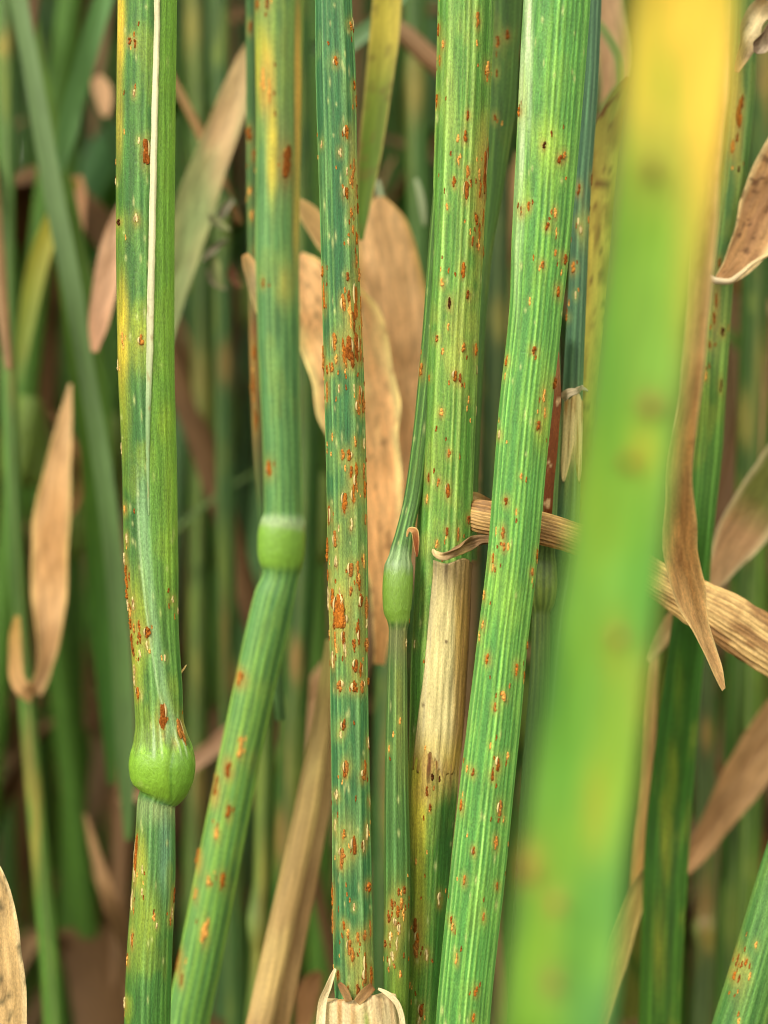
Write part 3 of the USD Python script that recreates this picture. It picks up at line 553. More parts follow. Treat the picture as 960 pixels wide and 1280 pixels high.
# ================================================================== stalk whose lower sheath has dried to straw
D = Stalk([(-60, 549, 619, .1815), (0, 548, 618, .1815), (200, 543, 610, .1815), (300, 540, 605, .1815), (400, 535, 600, .1815), (500, 531, 596, .1815), (600, 526, 592, .1815), (690, 520, 590, .1815), (800, 515, 585, .1815), (900, 512, 579, .1815), (980, 510, 573, .1815), (1100, 509, 562, .1815), (1200, 508, 556, .1815), (1280, 505, 549, .1815)], ribs=22, amp=.042, seed=6, nth=170, step=2.4)
D.calm = lambda y: 1 - .7 * sm(690, 705, y) * sm(970, 955, y)
D.spots = [(548, 40, 5, 16, 'e'), (596, 30, 7, 20, ''), (595, 60, 5, 10, 'y'), (553, 60, 6, 11, 'y'), (549, 78, 4, 16, 'e'), (609, 88, 9, 18, 'y'), (608, 100, 5, 10, ''), (546, 128, 5, 16, 'e'), (584, 150, 6, 14, 'l'), (580, 175, 7, 14, ''), (571, 178, 5, 9, 'y'), (584, 218, 8, 16, ''), (567, 232, 7, 12, ''), (582, 242, 10, 22, 'l'), (605, 215, 8, 46, 'r'), (610, 192, 6, 28, 'd'), (599, 220, 6, 16, 'y'), (600, 240, 6, 20, ''), (608, 240, 5, 24, 'd'), (595, 275, 9, 14, ''), (603, 272, 6, 22, ''), (599, 290, 6, 18, ''), (590, 304, 7, 12, ''), (598, 306, 6, 14, 'y'), (604, 315, 5, 16, 'e'), (572, 205, 5, 12, 'y'), (558, 262, 4, 8, 'y'),
    (578, 340, 8, 16, ''), (552, 357, 6, 11, 'y'), (584, 370, 8, 11, 'd'), (561, 382, 6, 14, 'k'), (559, 411, 5, 10, 'y'), (546, 426, 8, 10, ''), (578, 436, 8, 13, 'l'), (594, 437, 6, 18, 'e'), (553, 441, 5, 10, 'y'), (568, 472, 9, 13, 'l'), (574, 474, 5, 12, 'd'), (536, 474, 5, 9, ''), (596, 462, 4, 12, 'pe'), (585, 500, 5, 10, 'y'), (551, 517, 7, 10, 'y'), (597, 512, 4, 12, 'pe'), (526, 560, 4, 10, 'pe'), (561, 567, 7, 12, ''), (547, 603, 6, 11, ''), (559, 613, 8, 18, 'l'), (533, 625, 5, 12, 'y'), (527, 590, 5, 14, 'pe'), (535, 598, 5, 12, 'd'), (558, 664, 6, 9, 'd'), (572, 666, 6, 18, ''), (585, 648, 6, 10, 'd'), (545, 680, 6, 10, 'y'),
    (518, 806, 4, 9, 'pe'), (533, 986, 6, 12, 'd'), (540, 968, 5, 9, 'k'), (537, 1006, 6, 10, 'd'), (549, 970, 4, 8, 'k'), (549, 1120, 6, 16, 'pl'), (519, 1155, 8, 18, 'd'), (521, 1172, 7, 20, 'l'), (520, 1184, 9, 20, ''), (533, 1189, 7, 14, 'pl'), (526, 1258, 8, 16, 'l'), (523, 1272, 6, 12, 'p'), (512, 1230, 4, 8, 'y'), (520, 1075, 4, 8, 'y'), (553, 824, 3, 6, 'k'), (576, 850, 4, 9, 'k')]
def d_extra(s, yy, tt, xx, c):
    u = tt * 2.1
    w = sm(1012, 950, yy + 46 * (nz(u * 3.2, yy * .004, 73) - .5)) * sm(900, 930, yy) * sm(-.75, -.45, tt)
    c = mixc(c, mixc(np.zeros_like(c) + col(196, 160, 90) * .8, col(120, 74, 34), sm(.45, .7, nz(u * 4, yy * .03, 74))), w)
    return c
d_main = painter([(-60, (140, 190, 104)), (200, (142, 190, 98)), (420, (150, 194, 100)), (600, (140, 186, 92)), (690, (136, 180, 96)), (860, (112, 160, 72)), (960, (150, 160, 60)), (1010, (96, 142, 52)), (1130, (92, 140, 46)), (1280, (84, 136, 44))],
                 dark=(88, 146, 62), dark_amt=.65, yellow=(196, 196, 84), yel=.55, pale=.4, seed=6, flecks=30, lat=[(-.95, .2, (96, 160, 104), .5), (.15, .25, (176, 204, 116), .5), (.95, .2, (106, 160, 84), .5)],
                 patches=[(604, 220, 14, 70, (196, 160, 70), .6), (602, 280, 10, 60, (180, 140, 60), .5), (580, 440, 30, 60, (190, 200, 100), .4), (560, 130, 10, 70, (200, 206, 110), .4), (545, 580, 14, 80, (150, 176, 70), .5), (522, 1010, 9, 70, (226, 200, 76), 1.3), (524, 1100, 8, 80, (190, 196, 74), 1.1), (556, 1050, 17, 95, (50, 104, 40), 1.35),
                          (548, 1190, 15, 100, (54, 112, 38), 1.3), (522, 1170, 10, 40, (170, 150, 50), .6), (516, 1240, 6, 60, (150, 186, 60), .6), (531, 990, 16, 16, (196, 160, 80), .8)], extra=d_extra)
td, od = stalk_thing('cereal_stalk', 'yellow-green stalk right of the middle whose lower sheath has dried to cream straw', D)
part(td, 'leaf_sheath', D.mesh(d_main), 'green_stalk', od)
def straw_paint(s, yy, tt):
    u = tt * 2.1; v = yy * .0625
    xx = s.xc(yy) + np.sin(tt) * s.hw(yy)
    c = np.zeros(yy.shape + (3,)) + col(228, 206, 148)
    c = mixc(c, col(206, 166, 84), .85 * sm(.45, .7, nz(u * .7, v * .05, 61)) * sm(-.4, .4, tt + .2))
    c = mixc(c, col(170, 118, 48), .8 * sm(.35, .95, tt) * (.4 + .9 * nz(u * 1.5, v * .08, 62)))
    c = mixc(c, col(120, 82, 40), .75 * sm(.55, .75, nz(u * 3.2, v * .11, 63, 4)))
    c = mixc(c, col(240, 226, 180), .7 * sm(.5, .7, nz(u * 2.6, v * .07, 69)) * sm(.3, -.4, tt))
    c = mixc(c, col(150, 124, 90), .75 * sm(770, 700, yy) * (.3 + nz(u * 2, v * .2, 64)))
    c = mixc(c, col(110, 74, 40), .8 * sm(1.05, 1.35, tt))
    c = mixc(c, col(84, 62, 44), .75 * np.exp(-((xx - 557 + (yy - 700) * .06) / 3.0) ** 2) * sm(740, 705, yy))
    c = mixc(c, col(96, 62, 30), .8 * sm(.72, .80, nz(u * 2.6, v * 1.2, 65)))
    c = mixc(c, col(214, 182, 76), .8 * sm(900, 960, yy) * sm(.3, .7, nz(u, v * .2, 66) + .15))
    c = mixc(c, col(150, 100, 50), .8 * sm(935, 975, yy + 22 * (nz(u * 3, v, 72) - .5)))
    c = mixc(c, col(176, 140, 60), .6 * sm(930, 970, yy) * sm(.1, -.7, tt))
    return c * .74
tl = PchipInterpolator([680, 700, 760, 850, 900, 960, 990], [541, 541, 537, 529, 523, 516, 513])
wob = lambda k, z: 0 * k
def straw_wave(k, z): return (700 + 4 * np.sin(k * 9)) * (1 - z) + z * (966 + 6 * np.sin(k * 5 + 1) + 20 * (meshkit.noise(np.stack([k * 14, 0 * k, 0 * k], -1) + np.zeros(np.broadcast(k, z).shape + (3,))) - .5)) - z
zs = np.linspace(0, 1, 110)
class _DS:  # the straw sheath runs along z in 0..1; its angles follow the sheath's left edge
    pass
part(td, 'straw_sheath', D.shell(lambda z: np.arcsin(np.clip((tl(700 + 270 * z) - D.xc(700 + 270 * z)) / D.hw(700 + 270 * z), -.97, .97)), lambda z: 1.75 + 0 * z, zs,
     lambda y, k: 1.035 + .035 * sm(720, 690, y) - .036 * sm(900, 965, y) + .010 * np.sin(k * 55 + 5 * nz(k * 3, y * .012, 68)) + .07 * (nz(k * 9, y * .025, 67, 4) - .5), .0002, straw_paint, n=64, wave=straw_wave), 'dry_straw', od, label='dry cream and brown straw sheath')
part(td, 'dry_ligule', blade([(541, 688, .1778, 3, 40), (545, 693, .1774, 8, 30), (553, 696, .1770, 10, 10), (563, 692, .1770, 11, -30), (572, 687, .1772, 15, -50), (582, 681, .1778, 17, -20), (592, 678, .1785, 15, 20), (604, 676, .1788, 13, 40), (620, 676, .1792, 11, 30), (640, 678, .180, 8, 10)], n=90, na=16, curl=.7, crinkle=.42, thick=.00035, seed=3,
     paint=tones([(0, (226, 196, 146)), (.3, (206, 166, 116)), (.6, (190, 150, 106)), (1, (206, 170, 120))], second=(120, 86, 60), amt=.85, big=1.1, vein=.2)), 'dry_leaf', od)
scatter(td, D, od, D.spots)
F = Stalk([(-60, 612, 655, .190), (0, 612, 652, .190), (120, 608, 645, .190), (230, 604, 630, .190), (330, 600, 614, .190), (420, 594, 606, .190)], ribs=14, seed=7, nth=60, step=5, bottom=700, amp=.03)
F.spots = [(633, 47, 8, 12, 'd'), (622, 55, 6, 12, 'd'), (618, 150, 6, 10, 'd'), (620, 95, 5, 9, 'd')]
tf_, of_ = stalk_thing('green_stalk', 'dull green stalk leaning behind the yellow-green stalk near the top', F)
part(tf_, 'stem', F.mesh(painter([(0, (96, 140, 66)), (300, (100, 146, 66))], dark=(60, 100, 40), seed=7, yellow=(140, 150, 60), yel=.5)), 'green_stalk', of_)
scatter(tf_, F, of_, F.spots)

# ================================================================== bright ribbed stalk
G = Stalk([(-60, 659, 742, .1765), (0, 655, 738, .1765), (200, 645, 722, .1765), (300, 640, 713, .1765), (400, 636, 702, .1765), (500, 625, 691, .1765), (600, 617, 681, .1765), (700, 609, 672, .1765), (800, 597, 660, .1765), (900, 585, 651, .1765), (1000, 573, 641, .1765), (1100, 562, 631, .1765), (1280, 545, 612, .1765)], ribs=26, amp=.05, seed=8, nth=200, step=2.4, flat=.8)
G.spots = [(648, 143, 7, 11, 'e'), (678, 187, 7, 10, 'k'), (698, 202, 9, 12, ''), (704, 196, 6, 10, ''), (650, 268, 7, 15, 'd'), (659, 262, 6, 11, ''), (692, 268, 6, 14, 'y'), (682, 286, 9, 11, ''), (705, 323, 10, 13, ''), (693, 318, 5, 8, ''), (676, 333, 8, 10, ''), (697, 364, 9, 15, ''), (687, 172, 4, 8, 'd'), (694, 292, 4, 12, 'y'), (666, 440, 9, 11, 'l'), (632, 455, 6, 13, 'e'), (630, 474, 5, 10, 'y'), (694, 476, 9, 14, 'e'), (679, 494, 6, 18, 'y'), (672, 531, 8, 14, ''), (680, 514, 6, 13, 'y'), (623, 546, 6, 12, 'pe'), (631, 628, 7, 11, ''), (627, 666, 7, 16, ''), (628, 684, 7, 11, ''), (634, 684, 5, 8, 'y'), (615, 700, 6, 12, ''), (615, 711, 7, 11, 'y'), (665, 712, 6, 9, ''), (671, 690, 5, 12, 'e'), (603, 748, 6, 12, 'y'),
    (603, 783, 6, 11, 'y'), (608, 824, 7, 14, ''), (645, 832, 7, 16, 'l'), (662, 803, 5, 9, 'e'), (628, 868, 9, 11, 'y'), (618, 882, 7, 11, ''), (656, 840, 4, 9, 'e'), (598, 800, 5, 10, 'y'), (621, 951, 8, 17, 'l'), (634, 940, 5, 9, 'y'), (583, 962, 5, 10, 'y'), (590, 965, 6, 11, 'd'), (615, 966, 8, 13, 'l'), (576, 1008, 6, 16, 'e'), (624, 1006, 8, 18, 'l'), (629, 1019, 5, 8, 'y'), (619, 1048, 7, 16, ''), (591, 1061, 6, 11, 'l'), (579, 1098, 6, 12, 'l'), (621, 1102, 6, 9, ''), (604, 1140, 5, 12, 'l'), (563, 1150, 6, 10, ''), (565, 1158, 5, 11, 'y'), (569, 1195, 5, 14, 'y'), (594, 1232, 7, 13, 'l'), (591, 1266, 6, 10, 'l'), (644, 640, 4, 8, 'y'), (650, 596, 4, 8, 'y'), (660, 380, 4, 9, 'y'), (612, 930, 4, 8, 'y')]
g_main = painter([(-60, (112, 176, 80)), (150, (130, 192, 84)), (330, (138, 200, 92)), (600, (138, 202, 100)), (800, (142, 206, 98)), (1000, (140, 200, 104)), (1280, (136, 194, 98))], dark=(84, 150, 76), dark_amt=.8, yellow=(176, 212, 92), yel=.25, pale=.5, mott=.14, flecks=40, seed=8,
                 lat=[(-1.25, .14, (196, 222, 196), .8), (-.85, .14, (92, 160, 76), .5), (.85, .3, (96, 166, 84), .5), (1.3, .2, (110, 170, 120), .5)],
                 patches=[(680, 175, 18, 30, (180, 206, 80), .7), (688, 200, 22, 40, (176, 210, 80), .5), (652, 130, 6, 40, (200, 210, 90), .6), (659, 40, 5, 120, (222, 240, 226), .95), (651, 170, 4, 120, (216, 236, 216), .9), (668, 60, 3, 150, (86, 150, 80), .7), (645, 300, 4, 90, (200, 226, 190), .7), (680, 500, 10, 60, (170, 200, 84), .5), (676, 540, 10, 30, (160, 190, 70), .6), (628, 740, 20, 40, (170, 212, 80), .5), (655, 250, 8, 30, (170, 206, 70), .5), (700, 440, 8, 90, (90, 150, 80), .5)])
tg, og = stalk_thing('cereal_stalk', 'bright green finely ribbed stalk with sparse rust spots, beside the big blurred leaf', G)
part(tg, 'leaf_sheath', G.mesh(g_main), 'green_stalk', og)
scatter(tg, G, og, G.spots)
pu = Stalk([(-60, 737, 754, .1865), (0, 733, 752, .1865), (100, 728, 748, .1865), (250, 716, 738, .1865), (400, 708, 732, .1865), (490, 703, 729, .1865), (580, 698, 727, .1865), (700, 685, 722, .1865), (780, 672, 710, .1865), (1000, 655, 694, .1865), (1280, 640, 680, .1865)], ribs=12, amp=.03, seed=9, nth=70, step=4)
pu.spots = [(723, 238, 7, 14, 'd'), (722, 278, 5, 8, 'p'), (725, 288, 6, 9, 'p'), (716, 336, 8, 13, ''), (708, 398, 6, 8, ''), (719, 370, 4, 9, 'p'), (740, 225, 5, 14, 'd'), (735, 275, 5, 10, '')]
h_main = painter([(-60, (84, 128, 100)), (200, (90, 140, 110)), (480, (92, 140, 108)), (520, (120, 150, 80)), (590, (150, 170, 90)), (640, (84, 130, 96)), (780, (70, 110, 50)), (1280, (60, 104, 44))], dark=(40, 80, 70), seed=9, lat=[(.5, .15, (130, 176, 150), .7)], patches=[(728, 285, 8, 30, (180, 190, 100), .6), (716, 540, 10, 40, (216, 190, 120), .95)])
th_, oh = stalk_thing('cereal_stalk', 'slim blue-green stalk between the bright ribbed stalk and the big blurred leaf', pu)
part(th_, 'leaf_sheath', pu.mesh(h_main), 'green_stalk', oh)
part(th_, 'dry_sheath', pu.shell(lambda y: -.9 + 0 * y, lambda y: 1.2 + 0 * y, np.linspace(0, 1, 40), lambda y, k: 1.08 + .05 * np.sin(k * 20), .00015, lambda s, yy, tt: np.clip(mixc(np.zeros(yy.shape + (3,)) + col(226, 200, 142), col(170, 130, 70), sm(.5, .7, nz(tt * 6, yy * .02, 71))), 0, 1), n=24,
     wave=lambda k, z: (496 + 5 * np.sin(k * 8)) * (1 - z) + z * (578 + 26 * np.sin(k * 9)) - z), 'dry_straw', oh)
for rows in ([(703, 498, .1845, 10, 0), (712, 492, .184, 12, 20), (722, 490, .1835, 8, 40), (728, 482, .183, 3, 50)], [(718, 492, .1845, 7, 0), (726, 486, .184, 6, 20), (735, 489, .1835, 2, 40)]):
    part(th_, 'ligule', blade(rows, n=20, na=8, curl=.6, crinkle=.2, paint=tones([(0, (226, 206, 160)), (1, (236, 220, 186))])), 'dry_leaf', oh)
scatter(th_, pu, oh, pu.spots)
leaf_thing('rusty_leaf_edge', 'narrow brown-red dead strip between the bright stalk and the slim blue-green stalk', 'leaf', [(697, 440, .1815, 4, 0), (697, 490, .1815, 8, 0), (693, 540, .1815, 10, 0), (688, 590, .1815, 11, 0), (685, 630, .1815, 11, 0), (684, 655, .1822, 8, 0)], 'dry_leaf', tones([(0, (130, 80, 50)), (.4, (160, 90, 40)), (1, (140, 72, 28))], second=(196, 140, 90), amt=.4, spots=(214, 176, 130)), n=50, na=8, seed=21)
HN = Stalk([(560, 668, 700, .1838), (690, 664, 694, .1838), (705, 660, 696, .1838), (730, 658, 697, .1838), (752, 661, 694, .1838), (766, 665, 688, .1838), (800, 664, 688, .1838), (1000, 650, 680, .1838), (1280, 634, 664, .1838)], ribs=12, amp=.02, seed=10, nth=60, step=5, top=400)
hn_p = painter([(400, (96, 136, 70)), (690, (120, 160, 90)), (735, (150, 176, 84)), (766, (110, 134, 66)), (900, (66, 98, 44)), (1280, (60, 92, 40))], dark=(50, 80, 40), seed=10)
thn, ohn = stalk_thing('thin_stalk', 'thin stalk with a pale olive node peeping out right of the bright ribbed stalk', HN)
part(thn, 'leaf_sheath', HN.mesh(hn_p, HN.y0, 698), 'green_stalk', ohn)
part(thn, 'node', HN.mesh(hn_p, 698, 768), 'green_node', ohn)
part(thn, 'internode', HN.mesh(hn_p, 768, HN.y1), 'green_stalk', ohn)

# ================================================================== right side, near
leaf_thing('yellow_leaf_strip', 'yellow rusted leaf seen edge-on beside the big blurred leaf, upper right', 'leaf', [(786, 96, .192, 4, 10), (772, 125, .192, 22, 10), (757, 180, .192, 38, 10), (748, 280, .192, 36, 10), (742, 400, .192, 28, 10), (736, 520, .192, 18, 10), (732, 640, .192, 12, 10)], 'green_leaf',
           tones([(0, (120, 130, 50)), (.3, (196, 176, 80)), (.6, (206, 186, 80)), (1, (140, 150, 60))], second=(140, 84, 30), amt=.8, spots=(120, 60, 24), big=1.2), n=60, na=10, seed=22)
I_ROWS = [(900, -420, 0.0989, 120, 0), (872, -160, 0.1014, 136, 0), (855, 0, 0.1035, 140, 2), (832, 200, 0.1044, 128, 3), (803, 400, 0.1052, 116, 4), (779, 600, 0.1056, 118, 4), (752, 800, 0.1060, 124, 3), (725, 1000, 0.1065, 130, 2), (693, 1280, 0.1065, 138, 0), (640, 1700, .128, 140, 0), (560, 2500, .135, 90, 0), (520, 2900, .145, 30, 0)]
i_paint = tones(gain=1.0, grad=[(0, (240, 190, 80)), (.10, (236, 196, 84)), (.155, (238, 204, 80)), (.18, (222, 222, 84)), (.215, (160, 214, 92)), (.35, (146, 212, 100)), (.5, (150, 214, 94)), (.75, (142, 206, 98)), (1, (136, 196, 104))], second=(160, 212, 70), amt=.6, big=.4, edge=(120, 170, 96),
    patches=[(890, 170, 34, 190, (236, 196, 76), .95), (868, 350, 26, 150, (214, 208, 76), .75), (740, 620, 26, 120, (176, 222, 80), .5), (800, 720, 20, 110, (90, 180, 70), .5), (700, 900, 24, 120, (110, 190, 80), .5), (770, 930, 26, 90, (176, 214, 74), .6), (690, 1180, 18, 90, (170, 206, 76), .5), (805, 560, 16, 30, (206, 200, 60), .8), (700, 1080, 60, 60, (150, 190, 60), .3), (662, 1085, 18, 30, (206, 170, 80), .55), (695, 1130, 14, 20, (196, 170, 90), .5), (770, 810, 18, 50, (176, 190, 60), .7), (690, 1230, 18, 24, (180, 180, 90), .7), (755, 1120, 30, 60, (100, 176, 96), .6), (740, 1280, 40, 80, (96, 170, 110), .7), (815, 500, 24, 26, (160, 180, 80), .6), (745, 1010, 16, 60, (200, 206, 70), .7), (690, 830, 14, 80, (110, 180, 100), .7), (720, 1180, 20, 90, (90, 170, 80), .5), (760, 480, 18, 140, (110, 190, 80), .5), (800, 860, 12, 60, (206, 206, 70), .6), (770, 250, 20, 90, (150, 210, 90), .5)])
ib = px(520, 2900, .145)
ti = thing('foreground_leaf', 'broad bright green leaf blurred in the foreground, yellow at its upper end', 'leaf', ib)
part(ti, 'blade', blade(I_ROWS, n=220, na=30, curl=.22, paint=i_paint, seed=23), 'green_leaf', ib)
for (x, y, d, w, h, c) in [(815, 212, 0.1042, 13, 30, (130, 110, 60)), (813, 507, 0.1052, 22, 24, (150, 120, 70)), (785, 578, 0.1054, 14, 20, (150, 110, 56)), (772, 795, 0.1059, 13, 18, (176, 140, 84)), (660, 1088, 0.1060, 9, 26, (176, 130, 76)), (696, 1130, 0.1062, 10, 14, (176, 124, 76)), (692, 1228, 0.1062, 8, 12, (180, 140, 84))]:
    v = np.array(ICO2.vertices); v = v * (1 + .5 * (meshkit.fbm(v * 2 + x, 3) - .5))[:, None]; mm = d * T / 480
    part(ti, 'rust_pustule', (px(x, y, d) + v[:, [0, 2, 1]] * np.array([w / 2, 5, h / 2]) * mm + np.array([0, -.0001, 0]), np.array(ICO2.faces), v[:, :2], np.zeros_like(v) + col(*c)), 'rust_spores', ib)
leaf_thing('hanging_dry_leaf', 'withered tan leaf hanging beside the big blurred leaf, its twisted tip free', 'dry leaf', [(915, -300, .140, 26, 30), (903, -40, .145, 34, 30), (893, 120, .148, 34, 30), (878, 300, .152, 32, 30), (862, 480, .157, 32, 30), (847, 600, .164, 36, 20), (848, 680, .170, 44, 10), (860, 740, .174, 44, 15), (876, 790, .176, 30, 35), (892, 830, .177, 22, 45), (904, 862, .178, 6, 40)], 'dry_leaf',
           tones(gain=1.3, grad=[(0, (176, 150, 100)), (.5, (190, 156, 110)), (.75, (206, 166, 112)), (1, (196, 156, 110))], second=(160, 120, 80), amt=.6, spots=(150, 106, 66), spot_amt=.5, vein=.12, edge=(210, 180, 130), big=.8), n=120, na=16, curl=.5, crinkle=.14, seed=24)
M_ROWS = [(585, 640, .1815, 30), (600, 644, .1808, 40), (640, 652, .1805, 42), (690, 664, .1803, 40), (760, 690, .184, 42), (820, 726, .188, 46), (880, 758, .188, 56), (920, 782, .188, 62), (960, 808, .188, 62), (1040, 858, .190, 60), (1200, 960, .195, 50)]
rod_thing('dry_straw', 'dry ribbed straw slanting down to the right, passing behind the big blurred leaf', 'straw', M_ROWS, 'dry_straw', tones([(0, (206, 160, 100)), (.25, (222, 180, 110)), (.5, (206, 166, 110)), (1, (214, 178, 122))], second=(140, 96, 56), amt=.85, groove=.5, big=1.4, gain=1.1, spots=(120, 84, 50), spot_amt=.4), n=170, na=90, ribs=26, amp=.055, crinkle=.22, flat=.5, seed=25)
part(None, 'curled_dry_strip', blade([(574, 622, .1825, 6, 10), (590, 620, .1825, 10, 20), (606, 628, .183, 14, 0), (620, 636, .1835, 10, 0)], n=24, na=8, curl=.4, crinkle=.2, paint=tones([(0, (206, 170, 110)), (1, (150, 110, 70))], second=(110, 80, 60), amt=.6), seed=26), 'dry_leaf')
tag(stage.GetPrimAtPath('/World/curled_dry_strip'), 'small curled strip of dry leaf between the two tall green stalks', 'dry leaf')

J = Stalk([(-60, 912, 948, .194), (100, 905, 944, .194), (250, 892, 930, .194), (350, 880, 917, .194), (450, 872, 910, .194), (550, 866, 904, .195), (650, 858, 894, .196), (750, 842, 888, .199), (900, 822, 874, .203), (1050, 806, 862, .205), (1280, 798, 850, .205)], ribs=14, amp=.03, seed=11, nth=90, step=4)
J.spots = [(921, 146, 9, 36, ''), (925, 130, 6, 18, 'd'), (913, 187, 8, 18, ''), (919, 175, 5, 12, 'd'), (893, 378, 5, 22, 'd'), (890, 400, 5, 16, 'd'), (901, 415, 7, 12, 'k'), (885, 432, 6, 10, 'd'), (899, 480, 5, 18, 'k'), (921, 213, 5, 8, 'k'), (897, 330, 5, 12, 'd'), (880, 470, 5, 12, 'y')]
tj, oj = stalk_thing('cereal_stalk', 'green stalk with a streak of rust near the right edge, dark green lower down', J)
part(tj, 'leaf_sheath', J.mesh(painter([(-60, (106, 140, 70)), (120, (110, 150, 80)), (300, (112, 164, 100)), (400, (150, 180, 90)), (520, (120, 172, 80)), (650, (90, 150, 66)), (760, (64, 126, 46)), (1000, (66, 130, 40)), (1280, (92, 148, 44))], dark=(56, 106, 44), seed=11, yellow=(170, 180, 80), yel=.5,
     patches=[(918, 150, 8, 70, (190, 160, 70), .8), (893, 380, 6, 60, (150, 120, 60), .6), (830, 1040, 8, 60, (170, 180, 60), .9), (838, 960, 8, 40, (150, 170, 60), .8), (822, 1180, 9, 60, (160, 170, 60), .8), (846, 860, 7, 50, (120, 160, 60), .7)])), 'green_stalk', oj)
scatter(tj, J, oj, J.spots)
leaf_thing('curled_dry_leaf', 'curled tan dry leaf at the right edge with a folded pale rim at its foot', 'dry leaf', [(1010, 150, .193, 60, 0), (978, 210, .193, 66, 0), (953, 262, .193, 64, 10), (930, 310, .192, 50, 20), (912, 338, .191, 30, 20), (897, 350, .1905, 12, 0)], 'dry_leaf', tones([(0, (206, 160, 110)), (1, (190, 140, 96))], second=(150, 100, 66), amt=.6, edge=(230, 200, 150), spots=(110, 70, 44), big=.6), n=60, na=16, curl=.35, crinkle=.08, seed=27)
part(None, 'dry_ligule_fold', rod([(884, 346, .190, 8), (896, 351, .1898, 8), (910, 352, .1895, 7), (924, 344, .1895, 6), (940, 330, .190, 5), (962, 318, .191, 4)], n=40, na=14, ribs=3, amp=.12, crinkle=.15, paint=tones([(0, (230, 214, 180)), (1, (216, 184, 136))]), seed=28), 'dry_straw')
tag(stage.GetPrimAtPath('/World/dry_ligule_fold'), 'pale folded rim of dead skin under the curled dry leaf at the right edge', 'dry leaf')
leaf_thing('shrivelled_leaf', 'shrivelled dark and cream leaf scrap in the top right corner', 'dry leaf', [(985, -30, .190, 30, 0), (962, 8, .190, 38, 40), (945, 30, .189, 30, -40), (930, 60, .189, 22, 30), (920, 90, .189, 6, 0)], 'dry_leaf', tones([(0, (170, 140, 104)), (.6, (214, 190, 150)), (1, (170, 130, 80))], second=(84, 60, 40), amt=.95, big=1.0), n=70, na=14, curl=.7, crinkle=.35, seed=29)
part(None, 'shrivelled_scrap', blade([(968, 20, .188, 10, 30), (958, 40, .188, 20, 50), (950, 58, .188, 22, 10), (944, 66, .188, 6, 0)], n=30, na=10, curl=.6, crinkle=.3, paint=tones([(0, (140, 104, 70)), (1, (224, 204, 170))], second=(90, 64, 44), amt=.8, big=1.2), seed=30), 'dry_leaf')
tag(stage.GetPrimAtPath('/World/shrivelled_scrap'), 'tiny shrivelled cream scrap beside the dark leaf scrap, top right corner', 'dry leaf')
leaf_thing('half_dry_leaf', 'broad leaf fading from green to tan with a pale rim, right edge at mid-height', 'leaf', [(1020, 540, .210, 60, 20), (975, 590, .210, 76, 15), (938, 645, .210, 72, 10), (908, 695, .210, 50, 10), (886, 740, .210, 14, 0)], 'dry_leaf', tones([(0, (140, 156, 90)), (.45, (150, 156, 90)), (.65, (196, 150, 110)), (1, (190, 150, 110))], second=(196, 150, 110), amt=.7, edge=(216, 196, 156), big=.4), n=50, na=14, curl=.25, seed=31)
leaf_thing('dry_leaf', 'tan dry leaf slanting in from the lower right edge, blurred', 'dry leaf', [(1040, 840, .225, 60, 10), (985, 890, .225, 64, 10), (935, 960, .225, 60, 10), (895, 1025, .225, 44, 10), (866, 1075, .225, 20, 0), (852, 1096, .225, 5, 0)], 'dry_leaf', tones([(0, (190, 150, 106)), (1, (170, 126, 86))], second=(140, 104, 70), amt=.5, mid=(150, 110, 76), big=.4), n=40, na=12, curl=.35, seed=32)
O = Stalk([(1020, 968, 1030, .186), (1100, 945, 1008, .186), (1190, 918, 985, .186), (1280, 890, 960, .186), (1400, 850, 925, .186)], ribs=18, amp=.03, seed=13, nth=90, step=4, top=300)
O.spots = [(917, 1205, 6, 16, 'd'), (922, 1208, 5, 10, ''), (913, 1224, 9, 12, ''), (918, 1225, 5, 9, 'd'), (932, 1218, 5, 10, 'y'), (918, 1272, 5, 8, 'y'), (927, 1204, 6, 10, ''), (940, 1180, 5, 8, 'y')]
to, oo = stalk_thing('cereal_stalk', 'pale green stalk leaning into the bottom right corner with small rust spots', O)
part(to, 'leaf_sheath', O.mesh(painter([(300, (112, 160, 90)), (1280, (112, 164, 92)), (1500, (110, 160, 80))], dark=(70, 124, 66), dark_amt=.6, seed=13, yellow=(150, 180, 90), yel=.4, patches=[(918, 1215, 14, 40, (176, 170, 80), .5)])), 'green_stalk', oo)
scatter(to, O, oo, O.spots)

